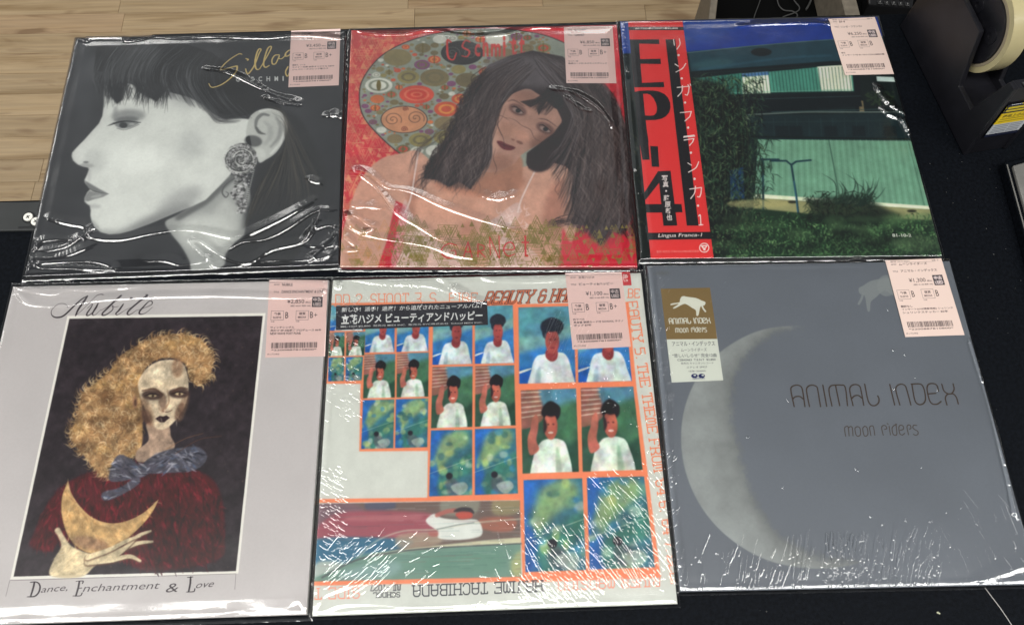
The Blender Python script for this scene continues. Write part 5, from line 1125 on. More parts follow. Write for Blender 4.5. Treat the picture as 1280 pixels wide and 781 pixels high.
def slope_for(p, lamp):
    """tilt (dz/dx, dz/dy) that a crease flank needs at p to mirror the lamp"""
    v = np.array([0, 0, CAMH]) - np.array([p[0], p[1], ZT]); v /= np.linalg.norm(v)
    l = np.array(lamp) - np.array([p[0], p[1], ZT]); l /= np.linalg.norm(l); n = v + l
    return n[0] / n[2], n[1] / n[2]
def fold(h, P, X, Y, A, w, H, rng):
    """a crease of the stiff film: a narrow roof with straight flanks; flank slope is shaped to mirror a lamp as a glint"""
    y0, x0 = Y[0, 0], X[0, 0]; dx = X[0, 1] - X[0, 0]; dy = Y[1, 0] - Y[0, 0]; n = len(P) - 1; W = 1.6 * w + .5
    GY, GX = np.gradient(h, dy, dx)
    best = np.full(X.shape, 1e3); add = np.zeros(X.shape); ph = rng.random() * 6
    for i in range(n):
        a, b = P[i], P[i + 1]; d = b - a; L = np.hypot(*d)
        if L < 1e-6: continue
        mid = happly(H, (a + b) / 2 / SIZE)
        dn = d / L; m = np.array([-dn[1], dn[0]]); m = -m if m[1] < 0 else m   # flank normal in sleeve space, towards the viewer
        if abs(m[1]) <= .33 and m[0] > 0: m = -m
        jx = min(max(int(((a + b)[0] / 2 - x0) / dx), 0), X.shape[1] - 1); jy = min(max(int(((a + b)[1] / 2 - y0) / dy), 0), X.shape[0] - 1)
        if abs(m[1]) > .33:
            s = (abs(slope_for(mid, (0, NEAR_Y, LAMP_Z))[1]) + GY[jy, jx]) / abs(m[1])
        else:
            s = (abs(slope_for(mid, (SIDE_X, 1.2, LAMP_Z))[0]) - GX[jy, jx]) / max(abs(m[0]), .3)
        t_ = (i + .5) / n; W = (1.25 * w + .5) * (.72 + .5 * abs(math.sin(5.3 * t_ + ph))); s = min(max(s, .05), 1.3) * (1 + .025 * math.sin(9 * t_ + ph)) * min(1, .5 + 9 * min(t_, 1 - t_))
        R = 3.2 * W + 1
        c0 = max(int((min(a[0], b[0]) - R - x0) / dx), 0); c1 = min(int((max(a[0], b[0]) + R - x0) / dx) + 2, X.shape[1])
        r0 = max(int((min(a[1], b[1]) - R - y0) / dy), 0); r1 = min(int((max(a[1], b[1]) + R - y0) / dy) + 2, X.shape[0])
        if c1 <= c0 or r1 <= r0: continue
        xs, ys = X[r0:r1, c0:c1], Y[r0:r1, c0:c1]
        t = np.clip(((xs - a[0]) * d[0] + (ys - a[1]) * d[1]) / L ** 2, 0, 1)
        D = np.hypot(xs - a[0] - t * d[0], ys - a[1] - t * d[1])
        q = np.sqrt(D * D + .09); nearside = ((xs - a[0]) * m[0] + (ys - a[1]) * m[1] > 0) if abs(m[1]) > .33 else ((xs - a[0]) * m[0] > 0)
        v = s * W * (1 - q / np.where(nearside, W, 3.2 * W)); v = np.where(v > 0, v, 0)
        sb = best[r0:r1, c0:c1]; k = D < sb; sb[k] = D[k]; add[r0:r1, c0:c1][k] = v[k]
    h += add

class Sleeve: pass
def make_record(idx, label, jacket_label, canvas, edge_mat, margins, ridges, bump=None, puff=.9, rough=.15, strength=3.3, veil=.0, seed=0, crinkle=1.0, gain=.93, haze=0.0):
    quad = QUADS[idx]; Wq = ground(quad, ZT)[:, :2]
    H = homog([(0, 0), (1, 0), (1, 1), (0, 1)], Wq); Hi = homog(quad, [(0, 0), (1, 0), (1, 1), (0, 1)])
    c = Wq.mean(0); root = thing("record_sleeve", label, "record", (c[0], c[1], 0), "used LP records laid out on the black counter")
    def child(o):
        o.parent = root; o.matrix_parent_inverse = Matrix.Translation((-c[0], -c[1], 0)); return o
    # jacket: printed face, turned edges
    k = 14; t = np.linspace(0, 1, k + 1); eps = .0016
    vs = []; uvs = []
    for j in t:
        for i in t:
            u = eps + (1 - 2 * eps) * i; v = eps + (1 - 2 * eps) * j
            w = happly(H, [u, v]); vs.append((w[0], w[1], ZT)); uvs.append((u, 1 - v))
    fs = [(j * (k + 1) + i, (j + 1) * (k + 1) + i, (j + 1) * (k + 1) + i + 1, j * (k + 1) + i + 1) for j in range(k) for i in range(k)]; nt_ = len(fs); fm = [0] * nt_
    ring = [i for i in range(k)] + [j * (k + 1) + k for j in range(k)] + [k * (k + 1) + i for i in range(k, 0, -1)] + [j * (k + 1) for j in range(k, 0, -1)]
    def addring(z, g):
        base = len(vs)
        for r in ring:
            u, v = uvs[r][0], 1 - uvs[r][1]; u = .5 + (u - .5) * (1 + g); v = .5 + (v - .5) * (1 + g)
            w = happly(H, [u, v]); vs.append((w[0], w[1], z)); uvs.append((min(max(u, 0), 1), 1 - min(max(v, 0), 1)))
        return list(range(base, base + len(ring)))
    r0 = ring; g = 2 * eps / (1 - 2 * eps)
    r1 = addring(ZT - .0004, g); r2 = addring(ZT - .0026, g * 1.1); r2b = addring(ZT - .0030, g * .2); r3 = addring(ZT - .0034, g * 1.1); r4 = addring(.0006, g)
    for a, b, m in ((r0, r1, 0), (r1, r2, 1), (r2, r2b, 1), (r2b, r3, 1), (r3, r4, 1)):
        for q in range(len(ring)):
            q2 = (q + 1) % len(ring); fs.append((a[q], a[q2], b[q2], b[q])); fm.append(m)
    fs.append(tuple(r4)); fm.append(1)
    me = bpy.data.meshes.new("jacket"); me.from_pydata(vs, [], fs); uvl = me.uv_layers.new(name="UVMap")
    li = np.zeros(len(me.loops), np.int32); me.loops.foreach_get("vertex_index", li); uvl.data.foreach_set("uv", np.array(uvs)[li].ravel())
    me.polygons.foreach_set("material_index", fm)
    b = bmesh.new(); b.from_mesh(me); bmesh.ops.recalc_face_normals(b, faces=b.faces[:]); b.to_mesh(me); b.free()
    im = canvas.image("cover_print", gain, haze)
    child(link("jacket", me, [printed("cover_print", im), edge_mat]))
    # clear sleeve
    l, tp, r, bt = margins; rng = np.random.default_rng(seed)
    X, Y = np.meshgrid(np.linspace(-l, SIZE + r, NG), np.linspace(-tp, SIZE + bt, NG))
    ins = np.minimum(np.minimum(X, SIZE - X), np.minimum(Y, SIZE - Y))
    h = .45 + puff * (fbm(NG, NG, 60, rng, 2)) * np.clip(ins / 14, 0, 1)
    h += crinkle * .35 * (fbm(NG, NG, 16, rng, 2) - .5) * np.exp(-np.clip(ins, 0, 99) / 10)
    h += .5 * np.exp(-((ins - 3.5) / 2.2) ** 2) * fbm(NG, NG, 30, rng, 2)
    for item in ridges:
        fr, pts, A, w = item[0], item[1], item[2], item[3]
        P = spl(pts, 5) if len(pts) > 2 else np.array(pts, float)
        P = happly(Hi, P / fr[0] + np.array(fr[1:])) * SIZE
        fold(h, P, X, Y, A, w, H, rng)
    out = np.clip(-ins, 0, 99)
    h = np.where(ins > 0, np.maximum(h, .35), .45 * np.exp(-out / 1.2) - (1 - np.exp(-out / 2.2)) * (3.8 if True else 0) + crinkle * .9 * (fbm(NG, NG, 9, rng, 2) - .4) * np.clip(out / 2, 0, 1))
    h = np.maximum(h, -5.2)
    U, V = X / SIZE, Y / SIZE; w = happly(H, np.stack([U, V], -1).reshape(-1, 2))
    vs = np.concatenate([w, (ZT + h.reshape(-1, 1) * .001)], 1)
    ii = np.arange((NG - 1) * (NG - 1)); rr, cc = ii // (NG - 1), ii % (NG - 1); a = rr * NG + cc
    F = np.stack([a, a + NG, a + NG + 1, a + 1], 1)
    me = bpy.data.meshes.new("clear_sleeve"); me.vertices.add(len(vs)); me.vertices.foreach_set("co", vs.ravel())
    me.loops.add(F.size); me.loops.foreach_set("vertex_index", F.ravel().astype(np.int32))
    me.polygons.add(len(F)); me.polygons.foreach_set("loop_start", (np.arange(len(F)) * 4).astype(np.int32)); me.polygons.foreach_set("loop_total", np.full(len(F), 4, np.int32))
    me.update(); me.validate()
    if bump is not None:
        uvl = me.uv_layers.new(name="UVMap"); uv = np.stack([U.ravel(), 1 - V.ravel()], 1)
        li = np.zeros(len(me.loops), np.int32); me.loops.foreach_get("vertex_index", li); uvl.data.foreach_set("uv", uv[li].ravel())
    bim = None
    if bump is not None:
        bim = bpy.data.images.new("film_creases", bump.shape[1], bump.shape[0], alpha=False, float_buffer=True); bim.colorspace_settings.name = 'Non-Color'
        o_ = np.ones(bump.shape + (4,), np.float32); o_[..., :3] = bump[::-1, :, None]; bim.pixels.foreach_set(o_.ravel()); bim.update(); bim.pack()
    child(link("clear_sleeve", me, [film_mat("clear_film", bim, rough, strength, veil)], smooth=True))
    S = Sleeve(); S.child = child; S.root = root; S.H = H; S.Hi = Hi
    def hz(uv):
        uv = np.asarray(uv, float); x = np.clip((uv[..., 0] * SIZE + l) / (SIZE + l + r) * (NG - 1), 0, NG - 1.001); y = np.clip((uv[..., 1] * SIZE + tp) / (SIZE + tp + bt) * (NG - 1), 0, NG - 1.001)
        xi, yi = x.astype(int), y.astype(int); fx, fy = x - xi, y - yi
        return (h[yi, xi] * (1 - fx) + h[yi, xi + 1] * fx) * (1 - fy) + (h[yi + 1, xi] * (1 - fx) + h[yi + 1, xi + 1] * fx) * fy
    S.hz = hz
    return S

def slip(S, name, quad_px, im, mat_edge, z=None, thick=.00018, label=None, over=None, k=10):
    """thin printed paper (tag, obi, sticker) on the jacket, or riding on the sleeve when z is None"""
    Hq = homog([(0, 0), (1, 0), (1, 1), (0, 1)], ground(quad_px, ZT)[:, :2]); t = np.linspace(0, 1, k + 1)
    vs = []; uvs = []
    for side in (0, 1):
        for j in t:
            for i in t:
                w = happly(Hq, [i, j])
                if z is None:
                    uv = happly(np.linalg.inv(S.H), w); zz = ZT + max(float(S.hz(uv)), .4) * .001 + .0005
                else: zz = z
                vs.append((w[0], w[1], zz - side * thick)); uvs.append((i, 1 - j))
    n = (k + 1) ** 2; fs = []; fm = []
    for j in range(k):
        for i in range(k):
            a = j * (k + 1) + i; fs.append((a, a + k + 1, a + k + 2, a + 1)); fm.append(0); fs.append((a + n, a + 1 + n, a + k + 2 + n, a + k + 1 + n)); fm.append(1)
    ring = [i for i in range(k)] + [j * (k + 1) + k for j in range(k)] + [k * (k + 1) + i for i in range(k, 0, -1)] + [j * (k + 1) for j in range(k, 0, -1)]
    for q in range(len(ring)):
        a, b = ring[q], ring[(q + 1) % len(ring)]; fs.append((a, b, b + n, a + n)); fm.append(1)
    me = bpy.data.meshes.new(name); me.from_pydata(vs, [], fs); uvl = me.uv_layers.new(name="UVMap")
    li = np.zeros(len(me.loops), np.int32); me.loops.foreach_get("vertex_index", li); uvl.data.foreach_set("uv", np.array(uvs)[li].ravel())
    me.polygons.foreach_set("material_index", fm)
    o = S.child(link(name, me, [printed(name + "_print", im, .5, .3), mat_edge]))
    if label: o["label"] = label
    return o

def creases(n, fn):
    C = Canvas([(0, 0), (1, 0), (1, 1), (0, 1)], n, n, (0, 0, 0), 5); fn(C); return gblur(C.img[..., 0], 1.0) if False else boxblur(boxblur(C.img[..., 0], 1), 1)
Fa, Fb, Fc, Fd, Fe, Ff = (2.111, 0, 0), (2.111, 400, 0), (2.296, 760, 0), (1.732, 0, 330), (1.694, 370, 320), (1.659, 790, 310)

R1 = [(Fa, [(545, 186), (600, 194), (660, 222), (730, 256), (786, 272)], 1.5, 1.3), (Fa, [(700, 262), (744, 276), (790, 282)], 1.0, .9),
      (Fa, [(206, 108), (232, 112), (244, 103), (320, 103), (336, 112), (380, 106), (402, 100), (480, 104), (560, 100), (700, 104), (770, 98), (840, 100), (900, 106), (918, 92)], 1.2, 1.5),
      (Fa, [(130, 578), (180, 592), (228, 602), (244, 628), (320, 634), (400, 618), (470, 608), (530, 612), (600, 628), (640, 628), (700, 602), (760, 572), (826, 534)], 1.8, 1.8),
      (Fa, [(92, 662), (110, 640), (140, 634), (190, 634), (212, 628), (176, 652), (130, 662), (96, 662)], 1.1, 1.4),
      (Fa, [(62, 730), (76, 706), (92, 684), (130, 684), (180, 676), (240, 652)], 1.2, 1.5), (Fa, [(96, 700), (130, 695), (250, 692), (304, 714), (200, 709), (118, 708), (95, 702)], 1.2, 1.4),
      (Fa, [(392, 690), (440, 690), (480, 700), (545, 690)], 1.2, 1.5), (Fa, [(500, 640), (524, 636), (566, 664), (610, 688), (660, 694), (720, 660), (800, 640), (832, 600), (852, 556)], 1.5, 1.6),
      (Fa, [(506, 646), (544, 680), (570, 706), (640, 702), (700, 690), (780, 688), (860, 684)], 1.3, 1.5), (Fa, [(600, 660), (640, 640), (700, 632), (760, 604), (830, 560), (880, 556)], 1.1, 1.4),
      (Fa, [(806, 636), (836, 606), (876, 596), (884, 620), (850, 650), (812, 650)], 1.1, 1.4), (Fa, [(820, 690), (850, 660), (884, 650), (892, 690)], 1.0, 1.3),
      (Fa, [(866, 310), (884, 308), (900, 312)], 1.4, 1.8), (Fa, [(196, 150), (188, 180), (170, 250), (130, 440)], .9, 1.2), (Fa, [(850, 684), (880, 668), (886, 640), (896, 600)], 1, 1.3),
      (Fa, [(820, 478), (836, 484)], .8, 1.4)]
R2 = [(Fb, [(94, 454), (130, 462), (176, 496), (240, 508), (320, 546), (400, 574), (460, 592), (522, 612)], 1.5, 1.6),
      (Fb, [(98, 458), (150, 500), (200, 562), (260, 600), (320, 636), (414, 666)], 1.5, 1.7), (Fb, [(62, 572), (90, 606), (150, 628), (280, 650), (350, 674), (416, 684)], 1.6, 1.8),
      (Fb, [(66, 580), (90, 570), (120, 590), (140, 604), (110, 618), (70, 600)], 1.1, 1.4), (Fb, [(60, 620), (80, 640), (100, 660), (64, 664)], 1.0, 1.3),
      
      (Fb, [(440, 524), (470, 528), (512, 518)], 1.3, 2.0), (Fb, [(614, 238), (660, 244), (710, 270), (748, 304), (768, 338)], 1.3, 1.1), (Fb, [(650, 262), (684, 286), (706, 296)], 1.0, .8),
      (Fb, [(78, 78), (130, 92), (220, 94), (280, 84), (320, 88), (400, 100), (480, 96), (560, 78), (640, 78)], 1.1, 1.4), (Fb, [(96, 548), (130, 548), (158, 552)], 1.2, 1.8)]
R3 = [(Fc, [(24, 72), (34, 110), (36, 160), (46, 220)], 1.0, 1.4), (Fc, [(70, 500), (84, 600), (96, 720)], 1.0, 1.4), (Fc, [(800, 330), (840, 350), (862, 386)], .6, 2.2),
      (Fc, [(770, 260), (800, 300), (850, 330)], .6, 2.0), (Fc, [(380, 80), (440, 74), (600, 70), (640, 76)], .6, 1.6)]
R4 = [(Fd, [(34, 62), (60, 86), (100, 92), (150, 90), (210, 80), (330, 72), (480, 70), (600, 74), (690, 72), (712, 46)], 1.3, 1.4), (Fd, [(30, 52), (80, 62), (120, 66), (150, 56), (200, 58), (300, 50)], .9, 1.2),
      (Fd, [(450, 770), (520, 748), (570, 744), (620, 742), (646, 728), (664, 752)], 1.4, 1.6), 
      (Fd, [(706, 200), (700, 400), (684, 560), (668, 740)], .9, 1.4), (Fd, [(22, 70), (10, 140)], 1, 1.3)]
R5 = [(Fe, [(80, 62), (92, 70), (110, 52), (180, 60), (250, 62), (290, 66), (330, 80), (390, 98)], 1.3, 1.4), (Fe, [(296, 44), (318, 60), (350, 84), (400, 100)], 1.5, 1.8), (Fe, [(384, 42), (420, 54), (500, 56), (570, 52)], 1.1, 1.3),
      (Fe, [(52, 752), (100, 738), (180, 738), (260, 742), (360, 738), (420, 730), (480, 728), (520, 724)], 1.6, 1.7), (Fe, [(420, 734), (470, 744), (540, 742), (620, 730)], 1.2, 1.5), (Fe, [(44, 740), (60, 720), (90, 706), (150, 690)], 1.0, 1.3),
      (Fe, [(74, 64), (66, 200), (54, 420), (44, 600), (36, 740)], .8, 1.2)]
R6 = [(Ff, [(34, 50), (48, 140), (62, 300), (78, 500), (98, 700)], 1.1, 1.4), (Ff, [(700, 200), (740, 330), (770, 450), (790, 550)], .6, 1.2), (Ff, [(720, 690), (780, 672), (813, 660)], .5, 2.2)]

def c5(C):
    rng = np.random.default_rng(15); Hi = homog(QUADS[5], [(0, 0), (1, 0), (1, 1), (0, 1)])
    def fl(pts): return happly(Hi, np.array(pts, float) / 1.694 + np.array([370, 320]))
    def ticks(n, box, ang, L, w, amp=.26, jit=.12, fn=None):
        for _ in range(n):
            x = box[0] + (box[2] - box[0]) * rng.random(); y = box[1] + (box[3] - box[1]) * rng.random()
            if fn and not fn(x, y): continue
            a = ang + rng.normal(0, jit); l = L * (.3 + rng.random()); v = 255 * amp * (.4 + .8 * rng.random())
            C.stroke(fl([(x, y), (x + l * math.cos(a), y + l * math.sin(a))]), w * (.6 + .8 * rng.random()), (v, v, v))
    W = .0042
    ticks(330, (600, 450, 790, 670), .95, 34, W, fn=lambda x, y: x + y * .2 > 700 or rng.random() < .3); ticks(150, (480, 560, 620, 700), .95, 26, W); ticks(150, (540, 120, 620, 260), 1.95, 40, W, jit=.06); ticks(110, (600, 200, 700, 300), 1.2, 30, W)
    ticks(230, (58, 80, 135, 350), .55, 10, W); ticks(130, (50, 440, 100, 640), .6, 11, W); ticks(90, (60, 610, 190, 720), -.75, 26, W); ticks(34, (130, 590, 300, 700), -.7, 22, W, fn=lambda x, y: rng.random() < .7)
    ticks(180, (470, 670, 640, 720), .8, 18, W); ticks(80, (690, 100, 800, 680), 1.25, 40, W, jit=.1); ticks(40, (400, 520, 520, 700), 1.1, 20, W * .8, .2); ticks(90, (50, 50, 800, 740), 1.0, 12, W * .7, .16, .6)
    ticks(90, (80, 54, 320, 110), .9, 9, W)
def c6(C):
    rng = np.random.default_rng(16); Hi = homog(QUADS[6], [(0, 0), (1, 0), (1, 1), (0, 1)])
    def fl(pts): return happly(Hi, np.array(pts, float) / 1.659 + np.array([790, 310]))
    def ticks(n, box, ang, L, w, amp=.26, jit=.1, fn=None):
        for _ in range(n):
            x = box[0] + (box[2] - box[0]) * rng.random(); y = box[1] + (box[3] - box[1]) * rng.random()
            if fn and not fn(x, y): continue
            a = ang + rng.normal(0, jit); l = L * (.3 + rng.random()); v = 255 * amp * (.4 + .8 * rng.random())
            C.stroke(fl([(x, y), (x + l * math.cos(a), y + l * math.sin(a))]), w * (.6 + .8 * rng.random()), (v, v, v))
    W = .0040
    ticks(70, (330, 580, 560, 670), 1.72, 60, W * 1.2, amp=.34, jit=.05); ticks(70, (90, 590, 340, 690), 1.75, 50, W, .24); ticks(80, (560, 570, 640, 690), 1.8, 40, W, .2); ticks(150, (55, 60, 100, 640), 2.3, 8, W, fn=lambda x, y: x < 60 + y * .07 + 14)
    ticks(26, (60, 40, 800, 690), 1.3, 5, W * 1.0, .4, 1.0); ticks(60, (620, 480, 800, 690), 1.1, 60, W, .10); ticks(90, (400, 640, 640, 705), 1.7, 24, W); ticks(60, (400, 590, 480, 690), 1.6, 30, W * 1.3, .5)
rec = {}
rec[1] = make_record(1, "record with a black-and-white profile portrait and gold handwritten title, top left of the six", None, art_profile(), M_cardk, (4, 5, 7, 5), R1, seed=101, puff=1.6, haze=.018)
rec[2] = make_record(2, "red record with a woman in long dark hair before a disc of coloured ovals", None, art_ovals(), M_cardr, (3, 6, 4, 4), R2, seed=102, puff=1.4, haze=.02)
rec[3] = make_record(3, "record with a red paper band and a photo of a green fence under blue sky", None, art_house(), M_cardk, (5, 4, 4, 5), R3, seed=103, puff=.8, haze=.002, gain=.76)
rec[4] = make_record(4, "lilac-grey record with a painting of a golden-curled figure holding a crescent", None, art_painting(), M_cardw, (4, 5, 5, 5), R4, seed=104, puff=1.2, haze=.01)
rec[5] = make_record(5, "white record with many small snapshots in orange frames", None, art_grid(), M_cardw, (3, 5, 3, 3), R5, bump=creases(1500, c5), seed=105, puff=.6, haze=.01)
rec[6] = make_record(6, "blue-grey record with a pale crescent moon and thin rounded lettering", None, art_moon(), M_cardg, (4, 4, 3, 3), R6, bump=creases(1500, c6), seed=106, puff=.5, haze=.006)

slip(rec[3], "obi_strip", OBI, art_obi().image("obi_print", .93, .004), M_cardr, z=ZT + .0003, thick=.0003)
slip(rec[6], "sticker", STK, art_sticker().image("sticker_print"), M_cardw, z=ZT + .0002)
C = Canvas([(0, 0), (10, 0), (10, 14), (0, 14)], 100, 140, (196, 52, 58), 3); C.text("\u76e4", [(1, 2), (7, 2), (7, 10), (1, 10)], (226, 214, 208), bold=.02)
slip(rec[5], "red_sticker", [(776, 340.5), (787.5, 340.5), (789.5, 356.5), (778.5, 357)], C.image("red_sticker_print"), M_cardr, z=ZT + .00022)
LB = [(420, 382.5), (609, 376.5), (610, 406), (420, 412.5)]
C = Canvas(LB, 900, 150, (52, 52, 58), 4).frame(6.4, 410, 370); Wt = (226, 228, 226)
C.text("\u65b0\u3057\u3055\uff01\u6d3e\u624b\uff01\u904e\u6fc0\uff01\u304b\u3089\u8ffd\u653e\u3055\u308c\u305f\u30cb\u30e5\u30fc\u30a2\u30eb\u30d0\u30e0\uff01", [(112, 92), (1234, 58), (1226, 96), (108, 130)], Wt, bold=.016)
C.text("\u7acb\u82b1\u30cf\u30b8\u30e1 \u30d3\u30e5\u30fc\u30c6\u30a3\u30a2\u30f3\u30c9\u30cf\u30c3\u30d4\u30fc", [(108, 148), (1238, 116), (1234, 192), (106, 228)], Wt, bold=.026)
C.text("MIL-1027 \u00a52,800  \u767a\u58f2\u5143 MIDI INC.  \u8ca9\u58f2\u5143 RVC\u682a\u5f0f\u4f1a\u793e  School MIDI INC.", [(102, 236), (1236, 204), (1236, 219), (102, 255)], Wt, .9, bold=.01)
slip(rec[5], "black_title_sticker", LB, C.image("title_sticker_print", .93, .012), M_cardk, z=ZT + .0002)

TAGS = {
 1: ([(364, 39), (425.6, 36.4), (423.5, 107), (360.5, 109.5)], dict(artist="G.SCHMITT", aw=24, title="SILLAGE", tw=22, price="\u00a53,450", net="\u00a53,137", grade='B+', notes=[("\u6b4c\u8a5e\u5361\u3001\u30b7\u30fc\u30eb", 26), ("\u30e9\u30a4\u30ca\u30fc\u4ed8\u5c5e 88\u5e74\u30aa\u30ea\u30b8\u30ca\u30eb NEW", 84), ("\u30b8\u30e3\u30d1\u30cb\u30fc\u30ba\u30b4\u30b7\u30c3\u30af\u8056\u30ab\u30b9", 72)])),
 2: ([(704.6, 34), (765.5, 33), (770.5, 104.5), (708, 104.3)], dict(artist="G-SCHMITT", aw=28, title="GARNET", tw=20, price="\u00a56,850", net="\u00a56,228", grade='B+', notes=[("\u30e9\u30a4\u30ca\u30fc\u4ed8", 20), ("\u6b4c\u8a5e\u30ab\u30fc\u30c9\u4ed8 \u30cd\u30aa\u30b5\u30a4\u30b1\u30c7\u30ea\u30c3\u30af", 78)])),
 3: ([(1034.5, 25), (1093, 22.5), (1117, 93.5), (1056, 95)], dict(artist="EP-4", aw=12, title="\u30ea\u30f3\u30ac\u30fb\u30d5\u30e9\u30f3\u30ab1", tw=44, price="\u00a56,250", net="\u00a55,682", grade='B', top=1, notes=[("\u5e2f\u4ed8", 8), ("\u30a4\u30f3\u30b5\u30fc\u30c8\u4ed8 81-10-2 COLUMBIA\u76e4", 88)])),
 4: ([(336.8, 350.2), (409.6, 350.2), (406.3, 445.4), (331.6, 447)], dict(artist="NUBILE", aw=18, title="DANCE ENCHANTMENT & LOVE", tw=72, price="\u00a52,850", net="\u00a52,591", grade='B+', notes=[("\u30a6\u30a3\u30f3\u30c1\u30b7\u30f3\u30b0\u30eb", 40), ("\u898b\u629c\u3051 EP-4\u4f50\u85e4\u85ab\u30d7\u30ed\u30c7\u30e5\u30fc\u30b9 86\u5e74", 86), ("NEW WAVE POST PUNK", 52)])),
 5: ([(706.5, 341.6), (777, 340.4), (788.5, 433.3), (715.6, 436.8)], dict(artist="\u7acb\u82b1\u30cf\u30b8\u30e1", aw=28, title="\u30d3\u30e5\u30fc\u30c6\u30a3&\u30cf\u30c3\u30d4\u30fc", tw=60, price="\u00a51,100", net="\u00a51,000", grade='B+', notes=[("\u767d\u30e9\u30d9\u30eb", 20), ("\u898b\u672c\u76e4 \u6b4c\u8a5e\u30ab\u30fc\u30c9\u4ed8 SCHOOL \u30c6\u30af\u30ce", 86), ("\u30dd\u30c3\u30d7 87\u5e74", 30)])),
 6: ([(1106, 326), (1176, 323.4), (1205, 419), (1131, 421.6)], dict(artist="\u30e0\u30fc\u30f3\u30e9\u30a4\u30c0\u30fc\u30ba", aw=50, title="\u30a2\u30cb\u30de\u30eb\u30fb\u30a4\u30f3\u30c7\u30c3\u30af\u30b9", tw=64, price="\u00a51,300", net="\u00a51,182", grade='B', top=1, notes=[("\u7ffb\u8a33\u306a\u3057", 20), ("\u30a4\u30f3\u30b5\u30fc\u30c8(LIVE\u60c5\u5831\u7528\u7d19) \u30b7\u30e5\u30ea\u30f3\u30af", 88), ("\u30b7\u30e5\u30ea\u30f3\u30af\u30b9\u30c6\u30c3\u30ab\u30fc 85\u5e74", 78)]))}
for k, (q, d) in TAGS.items():
    col = (224, 198, 192) if k in (1, 2, 4, 5) else (208, 186, 176)
    im = tag_art(d, col, 90 + k).image("price_tag_print", .93, .01)
    slip(rec[k], "price_tag", q, im, M_paper, z=None if k in (3, 6) else ZT + .00024)

# ------------------------------------------------------------------ tape dispenser and its roll
A0 = np.array([.457, .673]); TD = np.array([.21397, -.97684]); ND = np.array([.97684, .21397])
def loc(al, w, h): p = A0 + TD * al + ND * w; return (p[0], p[1], h)
def profile_solid(bm, prof, w0, w1, bev=.0):
    b = bmesh.new(); a = [b.verts.new(loc(x, w0, z)) for x, z in prof]; c = [b.verts.new(loc(x, w1, z)) for x, z in prof]
    b.faces.new(a); b.faces.new(c[::-1]); n = len(prof)
    for i in range(n): b.faces.new((a[i], c[i], c[(i + 1) % n], a[(i + 1) % n]))
    bmesh.ops.recalc_face_normals(b, faces=b.faces[:])
    if bev: bmesh.ops.bevel(b, geom=b.edges[:], offset=bev, segments=2, profile=.6, affect='EDGES')
    me = bpy.data.meshes.new("t"); b.to_mesh(me); b.free(); bm.from_mesh(me); bpy.data.meshes.remove(me)
def ring_solid(bm, c, r0, r1, w0, w1, n=72):
    R = []
    for r, w in ((r1, w0), (r1, w1), (r0, w1), (r0, w0)):
        R.append([bm.verts.new(loc(c[0] + r * math.cos(2 * math.pi * i / n), w, c[1] + r * math.sin(2 * math.pi * i / n))) for i in range(n)])
    for k in range(4):
        a, b = R[k], R[(k + 1) % 4]
        for i in range(n): bm.faces.new((a[i], a[(i + 1) % n], b[(i + 1) % n], b[i]))
M_disp = plain("dispenser_black_plastic", (.009, .009, .012), .36, .45, noise=(40, .2), bump=(1500, .3, .0004))
M_tape = plain("cream_tape", (.46, .40, .22), .28, .5, noise=(35, .06)); M_core = plain("tape_core", (.30, .25, .17), .6)
M_metal = plain("steel", (.5, .5, .5), .3, .5, 1.0)
DB = A0 + TD * .09 + ND * .028
disp = thing("tape_dispenser", "heavy black desktop tape dispenser with a yellow sticker on its front", "tape dispenser", (DB[0], DB[1], 0))
PROF = [(0, .0015), (-.002, .074), (.03, .098), (.097, .0955), (.122, .039), (.153, .039), (.165, .098), (.175, .099), (.187, .0015)]
bm = bmesh.new(); profile_solid(bm, PROF, 0, .0055, .0009); put(from_bm("side_wall", bm, [M_disp]), disp)
bm = bmesh.new(); profile_solid(bm, PROF, .0475, .053, .0009); put(from_bm("side_wall", bm, [M_disp]), disp)
bm = bmesh.new(); profile_solid(bm, [(.002, .001), (.004, .030), (.12, .030), (.152, .034), (.163, .0965), (.1735, .0975), (.1855, .001)], .0050, .0480, .0006); put(from_bm("base_block", bm, [M_disp]), disp)
HC = (.0815, .0835)
bm = bmesh.new(); ring_solid(bm, HC, .006, .0375, .0125, .0405); hub = put(from_bm("hub", bm, [M_disp]), disp)
bm = bmesh.new(); ring_solid(bm, HC, .001, .0058, .004, .049, 24); ax = from_bm("axle", bm, [M_disp]); ax.parent = hub
bm = bmesh.new()
for k in range(3):
    a = k * 2.094 + .4; b1 = (HC[0] + .022 * math.cos(a), HC[1] + .022 * math.sin(a)); ring_solid(bm, b1, .003, .0085, .0112, .0135, 20)
rb = from_bm("hub_boss", bm, [M_disp]); rb.parent = hub
bm = bmesh.new(); profile_solid(bm, [(.168, .0985), (.1795, .1005), (.1800, .0998), (.168, .0975)], .012, .042)
for k in range(20): profile_solid(bm, [(.1795, .1004), (.1815, .1008), (.1800, .0997)], .0125 + k * .00146, .0131 + k * .00146)
put(from_bm("cutter_blade", bm, [M_metal]), disp)
